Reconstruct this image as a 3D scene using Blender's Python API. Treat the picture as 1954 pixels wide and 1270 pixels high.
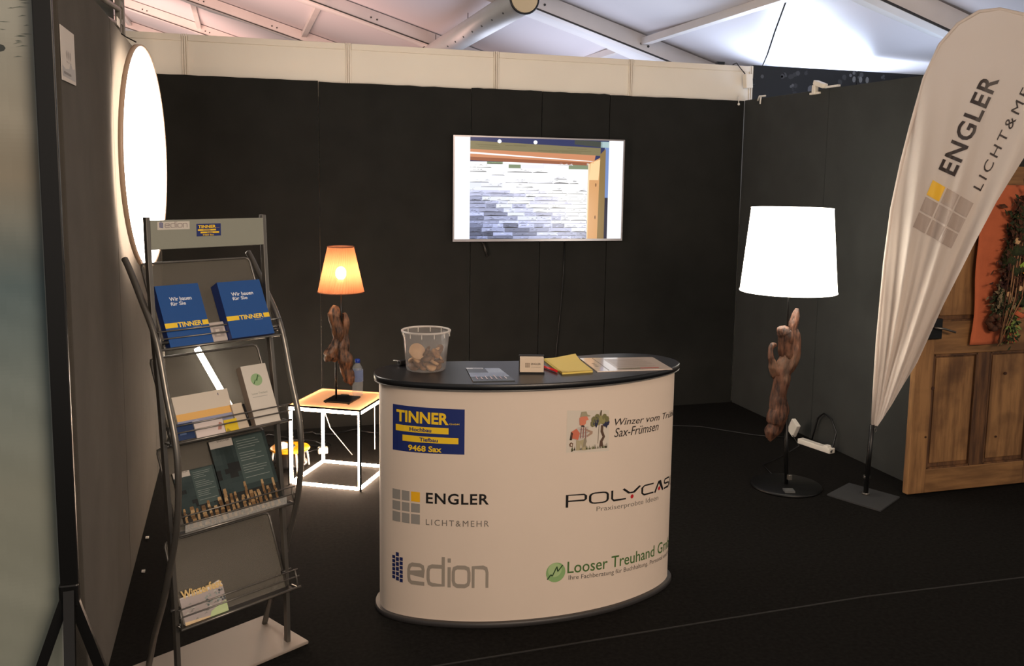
import bpy, math, random
from mathutils import Vector, Matrix
for o in list(bpy.data.objects): bpy.data.objects.remove(o)
SC = bpy.context.scene
COL = SC.collection
R = math.radians
rnd = random.Random(7)

def hexlin(c):
    r = []
    for v in c[:3]:
        v = v/255.0
        r.append(v/12.92 if v <= .04045 else ((v+.055)/1.055)**2.4)
    return tuple(r)

# ---------------------------------------------------------------- camera
CAM = Vector((0.45924, -6.21754, 1.70108))
yaw, pitch, roll = R(17.23921), R(7.18573), R(0.90733)
fwd = Vector((math.sin(yaw)*math.cos(pitch), math.cos(yaw)*math.cos(pitch), -math.sin(pitch)))
rgt = Vector((math.cos(yaw), -math.sin(yaw), 0)); upv = rgt.cross(fwd)
r2 = rgt*math.cos(roll)+upv*math.sin(roll); u2 = -rgt*math.sin(roll)+upv*math.cos(roll)
cd = bpy.data.cameras.new('camera'); cam = bpy.data.objects.new('camera', cd); COL.objects.link(cam)
cam.matrix_world = Matrix(((r2.x, u2.x, -fwd.x, CAM.x), (r2.y, u2.y, -fwd.y, CAM.y), (r2.z, u2.z, -fwd.z, CAM.z), (0, 0, 0, 1)))
cd.sensor_width = 36; cd.lens = 1762.684/1954*36
cd.shift_x = (977-998.586)/1954; cd.shift_y = (560.127-635)/1954
cd.clip_start = .05; cd.clip_end = 200
SC.camera = cam
# ---------------------------------------------------------------- world, exposure, hall lights, added roof uplights
SC.view_settings.view_transform = 'Standard'; SC.view_settings.look = 'None'
SC.view_settings.gamma = 1; SC.view_settings.exposure = 0; SC.view_settings.use_curve_mapping = False
wd = bpy.data.worlds.new('hall_daylight'); SC.world = wd; wd.use_nodes = True
bg = wd.node_tree.nodes['Background']; bg.inputs[0].default_value = (1, .93, .86, 1); bg.inputs[1].default_value = .42

def area(name, loc, target, sx, sy, power, col):
    l = bpy.data.lights.new(name, 'AREA'); l.shape = 'RECTANGLE'; l.size = sx; l.size_y = sy; l.energy = power; l.color = col
    o = bpy.data.objects.new(name, l); COL.objects.link(o); o.location = loc
    o.rotation_euler = (Vector(target)-Vector(loc)).to_track_quat('-Z', 'Y').to_euler()
    return o
area('hall_ceiling_light', (2.6, -8.2, 3.1), (1.8, -2.5, .9), 2.6, .8, 195, (1, .78, .60))
area('aisle_ceiling_light', (1.0, -5.6, 3.35), (1.0, -4.6, 0), .8, .8, 14, (1, .84, .68))
area('added_cool_uplight', (5.1, .75, 2.1), (4.7, -.15, 2.8), 1.0, .6, 52, (.66, .78, 1))  # unseen lamp added to imitate daylight on the right roof bay
area('added_cool_uplight', (3.4, 2.6, 1.9), (2.9, 2.4, 3.3), 1.8, 1.8, 34, (.74, .80, 1))  # added out of view to brighten the middle roof bays
area('added_cool_uplight', (4.9, -1.0, 1.7), (4.9, -.7, 2.8), 1.2, 1.0, 16, (.66, .78, 1))  # added unseen lamp, widens the cool patch on the roof
area('added_warm_uplight', (-.5, 5.0, 2.2), (.4, 6.0, 4.2), 3, 3, 135, (1, .62, .52))  # unseen lamp added behind the back wall to turn the left roof pink
area('added_warm_back_uplight', (-1.5, 10.5, 2.6), (-1.2, 12, 4.5), 3, 3, 135, (1, .62, .52))  # added unseen lamp for the pink on the far roof bays

# ---------------------------------------------------------------- materials
MATS = {}
def newmat(name):
    m = bpy.data.materials.new(name); m.use_nodes = True
    return m, m.node_tree, m.node_tree.nodes['Principled BSDF']
def pbr(name, col, rough=.6, metal=0, var=0.0, vscale=20, bump=0, bscale=200, spec=.5, stretch=None, coat=0, lin=False):
    if name in MATS: return MATS[name]
    m, nt, b = newmat(name)
    c = col if lin else hexlin(col)
    b.inputs['Base Color'].default_value = (*c, 1); b.inputs['Roughness'].default_value = rough
    b.inputs['Metallic'].default_value = metal; b.inputs['Specular IOR Level'].default_value = spec
    b.inputs['Coat Weight'].default_value = coat
    tc = nt.nodes.new('ShaderNodeTexCoord'); mp = nt.nodes.new('ShaderNodeMapping')
    nt.links.new(tc.outputs['Object'], mp.inputs[0])
    if stretch: mp.inputs['Scale'].default_value = stretch
    if var:
        n = nt.nodes.new('ShaderNodeTexNoise'); n.inputs['Scale'].default_value = vscale; n.inputs['Detail'].default_value = 4
        r = nt.nodes.new('ShaderNodeValToRGB'); e = r.color_ramp.elements
        e[0].position = .3; e[1].position = .7
        e[0].color = (*[x*(1-var) for x in c], 1); e[1].color = (*[min(1, x*(1+var)) for x in c], 1)
        nt.links.new(mp.outputs[0], n.inputs['Vector']); nt.links.new(n.outputs[0], r.inputs[0]); nt.links.new(r.outputs[0], b.inputs['Base Color'])
    if bump:
        n = nt.nodes.new('ShaderNodeTexNoise'); n.inputs['Scale'].default_value = bscale; n.inputs['Detail'].default_value = 3
        bp = nt.nodes.new('ShaderNodeBump'); bp.inputs['Strength'].default_value = bump; bp.inputs['Distance'].default_value = .004
        nt.links.new(mp.outputs[0], n.inputs['Vector']); nt.links.new(n.outputs[0], bp.inputs['Height']); nt.links.new(bp.outputs[0], b.inputs['Normal'])
    MATS[name] = m
    return m
def emis(name, col, strength):
    m, nt, b = newmat(name)
    b.inputs['Base Color'].default_value = (.8, .8, .8, 1)
    b.inputs['Emission Color'].default_value = (*col, 1); b.inputs['Emission Strength'].default_value = strength
    MATS[name] = m; return m
def attrmat(name, rough=.5, emit=0, coat=0):
    m, nt, b = newmat(name)
    a = nt.nodes.new('ShaderNodeAttribute'); a.attribute_name = 'Col'
    b.inputs['Roughness'].default_value = rough; b.inputs['Coat Weight'].default_value = coat
    if emit:
        b.inputs['Base Color'].default_value = (.02, .02, .02, 1)
        nt.links.new(a.outputs[0], b.inputs['Emission Color']); b.inputs['Emission Strength'].default_value = emit
    else:
        nt.links.new(a.outputs[0], b.inputs['Base Color'])
    MATS[name] = m; return m
def mixtrans(name, col, frac, rough=.4, translucent=0, metal=0, tint=(1, 1, 1)):
    # real thin material: part see-through, part diffuse / translucent
    m, nt, b = newmat(name)
    c = hexlin(col); b.inputs['Base Color'].default_value = (*c, 1); b.inputs['Roughness'].default_value = rough; b.inputs['Metallic'].default_value = metal
    out = nt.nodes['Material Output']; sh = b.outputs[0]
    if translucent:
        t = nt.nodes.new('ShaderNodeBsdfTranslucent'); t.inputs[0].default_value = (*c, 1)
        mx = nt.nodes.new('ShaderNodeMixShader'); mx.inputs[0].default_value = translucent
        nt.links.new(sh, mx.inputs[1]); nt.links.new(t.outputs[0], mx.inputs[2]); sh = mx.outputs[0]
    if frac:
        tr = nt.nodes.new('ShaderNodeBsdfTransparent'); tr.inputs[0].default_value = (*tint, 1)
        mx = nt.nodes.new('ShaderNodeMixShader'); mx.inputs[0].default_value = frac
        nt.links.new(sh, mx.inputs[1]); nt.links.new(tr.outputs[0], mx.inputs[2]); sh = mx.outputs[0]
    nt.links.new(sh, out.inputs[0]); MATS[name] = m; return m
def woodmat(name, c1, c2, c3, scale=3, stretch=(14, 14, 1), bump=.5, rough=.7, sharp=.5):
    m, nt, b = newmat(name)
    tc = nt.nodes.new('ShaderNodeTexCoord'); mp = nt.nodes.new('ShaderNodeMapping'); mp.inputs['Scale'].default_value = stretch
    n = nt.nodes.new('ShaderNodeTexNoise'); n.inputs['Scale'].default_value = scale; n.inputs['Detail'].default_value = 8; n.inputs['Roughness'].default_value = .6
    n2 = nt.nodes.new('ShaderNodeTexNoise'); n2.inputs['Scale'].default_value = 3.2; n2.inputs['Detail'].default_value = 5
    r = nt.nodes.new('ShaderNodeValToRGB'); e = r.color_ramp.elements
    e[0].position = .38; e[1].position = .62; e[0].color = (*hexlin(c1), 1); e[1].color = (*hexlin(c2), 1)
    r3 = nt.nodes.new('ShaderNodeValToRGB'); r3.color_ramp.elements[0].position = sharp; r3.color_ramp.elements[1].position = sharp+.22
    mx = nt.nodes.new('ShaderNodeMix'); mx.data_type = 'RGBA'
    nt.links.new(tc.outputs['Object'], mp.inputs[0]); nt.links.new(mp.outputs[0], n.inputs['Vector']); nt.links.new(tc.outputs['Object'], n2.inputs['Vector'])
    nt.links.new(n.outputs[0], r.inputs[0]); nt.links.new(n2.outputs[0], r3.inputs[0]); nt.links.new(r3.outputs[0], mx.inputs[0])
    nt.links.new(r.outputs[0], mx.inputs[6]); mx.inputs[7].default_value = (*hexlin(c3), 1); nt.links.new(mx.outputs[2], b.inputs['Base Color'])
    bp = nt.nodes.new('ShaderNodeBump'); bp.inputs['Strength'].default_value = bump; bp.inputs['Distance'].default_value = .006
    nt.links.new(n.outputs[0], bp.inputs['Height']); nt.links.new(bp.outputs[0], b.inputs['Normal']); b.inputs['Roughness'].default_value = rough
    MATS[name] = m; return m

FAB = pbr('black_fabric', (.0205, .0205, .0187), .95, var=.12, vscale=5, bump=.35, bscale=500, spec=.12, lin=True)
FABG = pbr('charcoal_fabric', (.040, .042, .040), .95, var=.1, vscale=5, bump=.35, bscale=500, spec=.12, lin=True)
FABG_LIT = pbr('charcoal_fabric_lamp_glow', (.068, .061, .052), .95, var=.1, vscale=5, bump=.35, bscale=500, spec=.12, lin=True)  # left wall charcoal fabric, warm lamp glow mixed into its colour
for m_ in (FABG, FABG_LIT):
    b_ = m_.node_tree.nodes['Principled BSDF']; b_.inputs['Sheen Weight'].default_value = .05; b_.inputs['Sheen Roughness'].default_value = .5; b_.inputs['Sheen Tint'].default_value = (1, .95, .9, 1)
CARPET = pbr('black_carpet', (.0135, .0126, .0115), 1, var=.3, vscale=60, bump=1, bscale=900, spec=.05, lin=True)
WHITEP = pbr('white_laminate', (236, 228, 214), .45, var=.02, vscale=3)
ALU = pbr('aluminium', (190, 188, 184), .35, metal=.85)
ALUW = pbr('cream_profile', (232, 222, 206), .4)
STEEL = pbr('grey_metal', (122, 118, 112), .34, metal=.75, var=.05)
STEELD = pbr('dark_metal', (70, 68, 66), .4, metal=.7)
BLACKM = pbr('black_metal', (14, 14, 14), .38, metal=.2)
BLACKP = pbr('black_plastic', (17, 17, 18), .35)
TOPB = pbr('black_laminate', (20, 21, 24), .33, var=.12, vscale=9, bump=.1, bscale=300)
WHITE = pbr('white_plastic', (228, 222, 212), .4)
CREAM = pbr('counter_wrap', (224, 207, 191), .5, var=.015, vscale=4)
MEMB = mixtrans('roof_membrane', (222, 216, 218), 0, .38, translucent=.05)
MEMBW = pbr('membrane_sleeve', (235, 232, 230), .5, var=.03, vscale=2)
RAFT = pbr('rafter_metal', (226, 218, 212), .45, metal=.15, var=.06, vscale=3)
PRINT = attrmat('ink_print', .5); GLOSS = attrmat('gloss_print', .25, coat=.3); SCREEN = attrmat('screen_image', .2, emit=1.05)
MESH = mixtrans('perforated_sheet', (118, 113, 103), .48, .45, metal=.3)
PLASTIC = mixtrans('clear_plastic', (214, 208, 204), .74, .12, translucent=.3)
GLASS = mixtrans('clear_bottle', (200, 215, 225), .78, .05)
ACRYL = mixtrans('clear_acrylic', (220, 220, 215), .72, .08)
FLAGM = mixtrans('flag_cloth', (232, 220, 210), 0, .6, translucent=.3)
SHADE = mixtrans('pleated_shade', (176, 118, 88), .22, .7, translucent=.7, tint=(1, .75, .5))
DISC = emis('disc_diffuser', (1, .90, .80), 11)
DISCB = emis('disc_back_glow', (1, .78, .60), 13.0)
LED = emis('led_strip', (1, .72, .52), 62.0)
LEDN = emis('led_bar_diffuser', (1, .84, .66), 110.0)
LAMPW = emis('lit_lamp_shade', (1, .92, .78), 6.0)
BULB = emis('warm_bulb', (1, .70, .40), 150.0)
FROST = mixtrans('frosted_glass', (226, 200, 172), 0, .15, translucent=.5)
DRIFT = woodmat('driftwood', (22, 12, 8), (120, 80, 52), (200, 156, 112), 8, (6, 6, 1.6), 1.2, .5, .54)
DRIFT2 = woodmat('driftwood_pale', (38, 22, 15), (108, 70, 50), (166, 130, 104), 8, (6, 6, 1.2), 1.2, .6, .54)
PINE = woodmat('old_pine', (112, 78, 46), (158, 116, 72), (78, 50, 28), 2.2, (9, 9, 1), .35, .62, .5)
PINED = woodmat('old_pine_dark', (70, 44, 25), (122, 84, 50), (52, 32, 18), 2.2, (9, 9, 1), .35, .65, .5)
PINER = woodmat('old_pine_rail', (116, 82, 48), (156, 114, 70), (80, 52, 28), 2.2, (1, 9, 9), .35, .62, .5)
ORANGE = pbr('orange_felt', (198, 104, 66), .9, var=.08, vscale=12, bump=.4, bscale=400)
MOSS = pbr('dark_moss', (44, 52, 24), .95, var=.5, vscale=90, bump=1, bscale=180)
MOSSB = pbr('dry_leaves', (78, 46, 28), .9, var=.5, vscale=70, bump=1, bscale=160)
YEL = pbr('sunflower_yellow', (240, 160, 20), .6, var=.1)
YELR = pbr('yellow_plastic', (196, 132, 8), .35)

# ---------------------------------------------------------------- geometry helpers
class MB:
    def __init__(s): s.v = []; s.f = []; s.sm = []
    def add(s, vs, fs, smooth=False):
        o = len(s.v); s.v += [Vector(v) for v in vs]; s.f += [tuple(i+o for i in f) for f in fs]; s.sm += [smooth]*len(fs); return s
    def box(s, c, d, M=None):
        c = Vector(c); M = M or Matrix.Identity(3)
        vs = [c+M@Vector((sx*d[0]/2, sy*d[1]/2, sz*d[2]/2)) for sx in (-1, 1) for sy in (-1, 1) for sz in (-1, 1)]
        return s.add(vs, [(0, 1, 3, 2), (4, 6, 7, 5), (0, 4, 5, 1), (2, 3, 7, 6), (0, 2, 6, 4), (1, 5, 7, 3)])
    def bb(s, a, b):
        return s.box([(a[i]+b[i])/2 for i in range(3)], [abs(b[i]-a[i]) for i in range(3)])
    def tube(s, pts, r, seg=10, sq=1.0, rad=None, flatdir=None):
        pts = [Vector(p) for p in pts]; n = len(pts); rr = r if isinstance(r, (list, tuple)) else [r]*n
        T = [(pts[min(i+1, n-1)]-pts[max(i-1, 0)]).normalized() for i in range(n)]
        a = flatdir or (Vector((0, 0, 1)) if abs(T[0].z) < .9 else Vector((1, 0, 0)))
        N = (a-T[0]*a.dot(T[0])).normalized(); vs = []
        for i in range(n):
            N = (N-T[i]*N.dot(T[i])).normalized(); B = T[i].cross(N)
            for k in range(seg):
                t = 2*math.pi*k/seg; q = rr[i]*(rad(i, k, t) if rad else 1)
                vs.append(pts[i]+(N*math.cos(t)+B*math.sin(t)*sq)*q)
        fs = [(i*seg+k, i*seg+(k+1) % seg, (i+1)*seg+(k+1) % seg, (i+1)*seg+k) for i in range(n-1) for k in range(seg)]
        s.add(vs, fs, True); o = len(s.v)-len(vs)
        s.f += [tuple(o+k for k in reversed(range(seg))), tuple(o+(n-1)*seg+k for k in range(seg))]; s.sm += [False, False]
        return s
    def bar(s, a, b, w, h, up=(0, 0, 1)):
        a, b = Vector(a), Vector(b); t = (b-a).normalized(); u = Vector(up); x = t.cross(u).normalized(); y = x.cross(t)
        vs = [p+x*sx*w/2+y*sy*h/2 for p in (a, b) for sx, sy in ((-1, -1), (1, -1), (1, 1), (-1, 1))]
        return s.add(vs, [(3, 2, 1, 0), (4, 5, 6, 7), (0, 1, 5, 4), (1, 2, 6, 5), (2, 3, 7, 6), (3, 0, 4, 7)])
    def lathe(s, prof, c, seg=32, M=None, closed=False, rad=None):
        c = Vector(c); M = M or Matrix.Identity(3); vs = []
        for j, (r, z) in enumerate(prof):
            for k in range(seg):
                t = 2*math.pi*k/seg; q = r*(rad(j, t) if rad else 1)
                vs.append(c+M@Vector((q*math.cos(t), q*math.sin(t), z)))
        n = len(prof)
        fs = [(i*seg+k, i*seg+(k+1) % seg, (i+1)*seg+(k+1) % seg, (i+1)*seg+k) for i in range(n-1) for k in range(seg)]
        s.add(vs, fs, True); o = len(s.v)-len(vs)
        if closed:
            s.f += [tuple(o+k for k in reversed(range(seg))), tuple(o+(n-1)*seg+k for k in range(seg))]; s.sm += [False, False]
        return s
    def prism(s, pts, f, t0, t1):
        n = len(pts); vs = [f(u, v, t0) for u, v in pts]+[f(u, v, t1) for u, v in pts]
        return s.add(vs, [tuple(range(n)), tuple(range(2*n-1, n-1, -1))]+[(i, i+n, (i+1) % n+n, (i+1) % n) for i in range(n)])
    def cyl(s, a, b, r, seg=14): return s.tube([a, b], r, seg)
    def ball(s, c, r, seg=14, rings=8, sz=1):
        return s.lathe([(max(1e-4, r*math.sin(math.pi*i/rings)), -r*sz*math.cos(math.pi*i/rings)) for i in range(rings+1)], c, seg)

ROOTS = {}
def props(o, label=None, cat=None, group=None, kind=None):
    if label: o['label'] = label
    if cat: o['category'] = cat
    if group: o['group'] = group
    if kind: o['kind'] = kind
    return o
def thing(name, loc, label, cat, group=None, kind=None):
    o = bpy.data.objects.new(name, None); COL.objects.link(o); o.location = loc; o.empty_display_size = .05
    ROOTS[o.name] = Vector(loc)
    return props(o, label, cat, group, kind)
def obj(name, mb, mat, parent=None, label=None, cat=None, group=None, kind=None, loc=None, bevel=0, mods=None):
    if parent is not None: org = ROOTS[parent.name]
    elif loc is not None: org = Vector(loc)
    else:
        xs = [v.x for v in mb.v]; ys = [v.y for v in mb.v]; org = Vector(((min(xs)+max(xs))/2, (min(ys)+max(ys))/2, min(v.z for v in mb.v)))
    me = bpy.data.meshes.new(name); me.from_pydata([tuple(v-org) for v in mb.v], [], mb.f); me.validate(); me.update()
    if len(me.polygons) == len(mb.sm): me.polygons.foreach_set('use_smooth', mb.sm)
    me.materials.append(mat)
    o = bpy.data.objects.new(name, me); COL.objects.link(o)
    if parent is not None: o.parent = parent
    else: o.location = org
    ROOTS[o.name] = org
    if bevel:
        b = o.modifiers.new('bevel', 'BEVEL'); b.width = bevel; b.segments = 2; b.limit_method = 'ANGLE'
    return props(o, label, cat, group, kind)

_tc = {}
def text_tris(s, bold=0, shear=0, spacing=1):
    k = (s, bold, shear, spacing)
    if k in _tc: return _tc[k]
    c = bpy.data.curves.new('txt', 'FONT'); c.body = s; c.resolution_u = 3; c.offset = bold; c.shear = shear; c.space_character = spacing
    o = bpy.data.objects.new('txt', c); me = o.to_mesh()
    vs = [(v.co.x, v.co.y) for v in me.vertices]; fs = [tuple(p.vertices) for p in me.polygons]
    o.to_mesh_clear(); bpy.data.objects.remove(o); bpy.data.curves.remove(c)
    x0 = min(v[0] for v in vs); x1 = max(v[0] for v in vs); y0 = min(v[1] for v in vs); y1 = max(v[1] for v in vs)
    vs = [((x-x0)/(x1-x0), (y-y0)/(y1-y0)) for x, y in vs]
    _tc[k] = (vs, fs, (x1-x0)/(y1-y0)); return _tc[k]
class Print:
    """flat print: coloured polygons in (u,v) laid on a surface map f(u,v,lift)"""
    def __init__(s, f, step=.0004, maxe=0): s.maxe = maxe; s.f = f; s.v = []; s.p = []; s.c = []; s.step = step
    def _add(s, vs, fs, col, L):
        if s.maxe:
            tri = [(vs[f[0]], vs[f[i]], vs[f[i+1]]) for f in fs for i in range(1, len(f)-1)]; out = []
            while tri:
                t = tri.pop(); e = [math.hypot(t[i][0]-t[(i+1) % 3][0], t[i][1]-t[(i+1) % 3][1]) for i in range(3)]; k = e.index(max(e))
                if e[k] > s.maxe:
                    a, b, c = t[k], t[(k+1) % 3], t[(k+2) % 3]; m_ = ((a[0]+b[0])/2, (a[1]+b[1])/2); tri += [(a, m_, c), (m_, b, c)]
                else: out.append(t)
            vs = [q for t in out for q in t]; fs = [(3*i, 3*i+1, 3*i+2) for i in range(len(out))]
        o = len(s.v); s.v += [Vector(s.f(u, v, s.step*(L+1))) for u, v in vs]; s.p += [tuple(i+o for i in f) for f in fs]; s.c += [hexlin(col)]*len(fs)
    def rect(s, u0, v0, u1, v1, col, L=0, nx=1, ny=1):
        s.quad([(u0, v0), (u1, v0), (u1, v1), (u0, v1)], col, L, nx, ny)
    def quad(s, q, col, L=0, nx=1, ny=1):
        vs = [s.bil(q, i/nx, j/ny) for j in range(ny+1) for i in range(nx+1)]
        s._add(vs, [(j*(nx+1)+i, j*(nx+1)+i+1, (j+1)*(nx+1)+i+1, (j+1)*(nx+1)+i) for j in range(ny) for i in range(nx)], col, L)
    def bil(s, q, a, b):
        return tuple((q[0][k]*(1-a)+q[1][k]*a)*(1-b)+(q[3][k]*(1-a)+q[2][k]*a)*b for k in (0, 1))
    def poly(s, pts, col, L=0): s._add(pts, [tuple(range(len(pts)))], col, L)
    def disc(s, c, r, col, L=0, n=20, ry=None):
        s.poly([(c[0]+r*math.cos(2*math.pi*i/n), c[1]+(ry or r)*math.sin(2*math.pi*i/n)) for i in range(n)], col, L)
    def text(s, t, q, col, L=1, bold=0, shear=0, spacing=1):
        if len(q) == 2: q = [(q[0][0], q[0][1]), (q[1][0], q[0][1]), (q[1][0], q[1][1]), (q[0][0], q[1][1])]
        vs, fs, a = text_tris(t, bold, shear, spacing); s._add([s.bil(q, x, y) for x, y in vs], fs, col, L)
    def stroke(s, pts, w, col, L=1, q=None, closed=False):
        n = len(pts)
        P = [Vector((*p, 0)) for p in pts]; A = []; 
        for i in range(n):
            a = P[(i-1) % n] if (i > 0 or closed) else P[i]; b = P[(i+1) % n] if (i < n-1 or closed) else P[i]
            t = (b-a).normalized(); m = Vector((-t.y, t.x, 0))
            d = (P[i]-a).normalized() if (P[i]-a).length > 1e-9 else t
            k = 1/max(.5, abs(Vector((-d.y, d.x, 0)).dot(m)))
            A += [P[i]+m*w/2*k, P[i]-m*w/2*k]
        vs = [s.bil(q, a.x, a.y) if q else (a.x, a.y) for a in A]
        s._add(vs, [(2*i, 2*i+1, (2*i+3) % (2*n), (2*i+2) % (2*n)) for i in range(n if closed else n-1)], col, L)
    def build(s, name, parent, mat=None, **kw):
        m = MB(); m.v = s.v; m.f = s.p; m.sm = [False]*len(s.p)
        org = ROOTS[parent.name] if parent is not None else None
        if org is None:
            xs = [v.x for v in m.v]; ys = [v.y for v in m.v]; org = Vector((sum(xs)/len(xs), sum(ys)/len(ys), min(v.z for v in m.v)))
        me = bpy.data.meshes.new(name); me.from_pydata([tuple(v-org) for v in s.v], [], s.p)
        at = me.color_attributes.new('Col', 'FLOAT_COLOR', 'CORNER'); i = 0
        for p, c in zip(me.polygons, s.c):
            for _ in p.vertices: at.data[i].color = (*c, 1); i += 1
        me.materials.append(mat or PRINT); me.update()
        o = bpy.data.objects.new(name, me); COL.objects.link(o)
        if parent is not None: o.parent = parent
        else: o.location = org
        ROOTS[o.name] = org
        return props(o, **kw)
def plane_map(o, U, V):
    o, U, V = Vector(o), Vector(U).normalized(), Vector(V).normalized(); N = U.cross(V)
    return lambda u, v, t: o+U*u+V*v+N*t
def rr(q, n=6):  # superellipse-like rounded rect loop in unit box
    r = q; pts = []
    for cx, cy, a0 in ((1-r, r, -90), (1-r, 1-r, 0), (r, 1-r, 90), (r, r, 180)):
        for i in range(n+1):
            a = R(a0+90*i/n); pts.append((cx+r*math.cos(a), cy+r*math.sin(a)))
    return pts

W = 4.085; HB = 2.293; HT = 2.545
# ================================================================ THE SETTING
fl = obj('floor', MB().bb((-4, -9, -.05), (9, 14, 0)), CARPET, kind='structure', loc=(0, 0, 0))
sm = MB()
pts = [(-.05, -3.24), (.9, -3.235), (2.11, -3.19), (2.91, -3.165), (3.75, -3.19), (6.0, -3.27)]
for a, b in zip(pts, pts[1:]): sm.bar((a[0], a[1], .001), (b[0], b[1], .001), .007, .004)
obj('carpet_seam', sm, pbr('seam_grey', (33, 32, 31), .9), fl, label='thin lighter seam between two carpet widths')

# back wall: white panel system with black fabric sheets hung in front
wb = thing('wall_back', (2, 0, 0), None, None, kind='structure')
s0 = .1706
for k in range(-1, 5):
    a = s0+k-0.0; b = a+1
    if b > 4.16: b = 4.16
    if a > 4.1: break
    x0, x1 = max(a, -.45)+.018, b-.018
    obj('white_panel', MB().bb((x0, .012, 2.2), (x1, .028, HT-.035)), WHITEP, wb, label='white wall panel above the black fabric')
for k in range(-1, 5):
    x = s0+k if k < 4 else 4.145
    m = MB()
    for dx, w, y in ((-.013, .009, .002), (0, .009, -.002), (.013, .009, .002)): m.bb((x+dx-w/2, y, 2.2), (x+dx+w/2, .03, HT+.002))
    m.bb((x-.02, .012, 0), (x+.02, .03, HT-.01))
    obj('panel_post', m, ALUW, wb, label='cream ribbed post between white panels', bevel=.0015)
    if k < 4: obj('top_rail', MB().bb((x+.02, .004, HT-.04), (min(x+.98, 4.13), .034, HT)), ALUW, wb, label='cream top rail of the white panels', bevel=.002)
obj('backing_panel', MB().bb((-.45, .034, 0), (4.16, .05, 2.5)), WHITEP, wb)
xs = [0, .978, 1.995, 2.50, 3.008, W]
for i, (a, b) in enumerate(zip(xs, xs[1:])):
    m = MB(); n = 12; vs = []
    for j in range(n+1):
        x = a+.0025+(b-a-.005)*j/n; z = HB+[.004, -.002, .003, 0, -.004][i]+(rnd.random()-.5)*.005
        vs += [(x, -.012, 0), (x, -.012, z), (x, 0.0, 0), (x, 0.0, z)]
    fs = []
    for j in range(n):
        k = 4*j; fs += [(k, k+4, k+5, k+1), (k+1, k+5, k+7, k+3), (k+6, k+2, k+3, k+7)]
    fs += [(0, 1, 3, 2), (4*n, 4*n+2, 4*n+3, 4*n+1)]
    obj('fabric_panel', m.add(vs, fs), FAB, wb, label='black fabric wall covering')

wl = thing('wall_left', (0, -1.7, 0), None, None, kind='structure')
ys = [0, -.82, -2.2, -3.34]
for a, b in zip(ys, ys[1:]): obj('fabric_panel', MB().bb((-.05, b+.003, 0), (0, a-.003, HB-(0.0 if a else 0))), FABG_LIT, wl, bevel=.004, label='charcoal fabric wall covering')
wr = thing('wall_right', (W, -1.1, 0), None, None, kind='structure')
ys = [-.012, -1.05, -2.13]
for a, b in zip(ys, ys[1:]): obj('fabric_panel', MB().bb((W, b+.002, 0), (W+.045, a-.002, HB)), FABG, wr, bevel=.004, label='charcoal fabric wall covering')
wf = thing('wall_front', (5, -2.1, 0), None, None, kind='structure')
obj('fabric_panel', MB().bb((W+.05, -2.12, 0), (6.4, -2.07, HB)), FABG, wf, bevel=.004)

# tent roof: rafters along x sloping down to the right, purlins along y
rf = thing('ceiling', (2, 3, 3.6), None, None, kind='structure')
def zr(x): return 4.2-.30*x if x < 5.05 else 2.685-.02*(x-5.05)
SL = Vector((1, 0, -.30)).normalized(); SN = Vector((.30, 0, 1)).normalized()
RY = [-10.5, -7.4, -4.45, -1.35, 1.70, 4.91, 8.05, 11.12, 14.2, 17.3, 20.4]
XA, XB = -7.5, 6.6
for i in range(len(RY)-1):
    y0, y1 = RY[i], RY[i+1]; nx, ny = 28, 8; vs = []; fs = []
    for a in range(nx+1):
        for b in range(ny+1):
            x = XA+(XB-XA)*a/nx; y = y0+(y1-y0)*b/ny
            vs.append((x, y, zr(x)+.02-.05*math.sin(math.pi*b/ny)))
    for a in range(nx):
        for b in range(ny): k = a*(ny+1)+b; fs.append((k, k+1, k+ny+2, k+ny+1))
    obj('roof_membrane', MB().add(vs, fs, True), MEMB, rf, label='white roof membrane bay')
for y in RY[1:-1]:
    a = Vector((XA, y+.05, zr(XA)-.07)); b = Vector((5.2, y+.05, 4.2-.3*5.2-.07))
    rft = obj('rafter', MB().bar(a, b, .10, .15, up=SN), RAFT, rf, label='grey metal roof rafter')
    m = MB(); 
    n = 24; vs = []
    for j in range(n+1):
        x = XA+(XB-XA)*j/n
        vs += [(x, y+.10, zr(x)-.145), (x, y+(.52 if y > 0 else .28)+.03*math.sin(3.1*x+y), zr(x)-.10-.02*math.sin(5*x)), (x, y+(.56 if y > 0 else .31), zr(x)-.03)]
    fs = []
    for j in range(n): k = 3*j; fs += [(k, k+3, k+4, k+1), (k+1, k+4, k+5, k+2)]
    obj('fabric_sleeve', m.add(vs, fs, True), MEMBW, rf, label='white fabric sleeve along a rafter')
    obj('keder_rail', MB().bar(a+Vector((0, -.052, -.07)), b+Vector((0, -.052, -.07)), .012, .014, up=SN), STEELD, rf)
    m = MB()
    for j in range(9):
        for d in (0, .07):
            x = -2.0+j*1.0+d; m.cyl((x, y-.006, zr(x)-.08), (x, y+.002, zr(x)-.08), .011, 8)
    obj('bolt', m, STEELD, rf, label='row of dark bolts in the rafter web')
for x in (-3.2, -1.5, -.1, 1.45, 4.03):
    m = MB()
    for y0, y1 in zip(RY, RY[1:]): m.bar((x, y0+.1, zr(x)-.05), (x, y1, zr(x)-.05), .07, .06)
    obj('purlin', m, RAFT, rf, label='metal purlin between the rafters')

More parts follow.
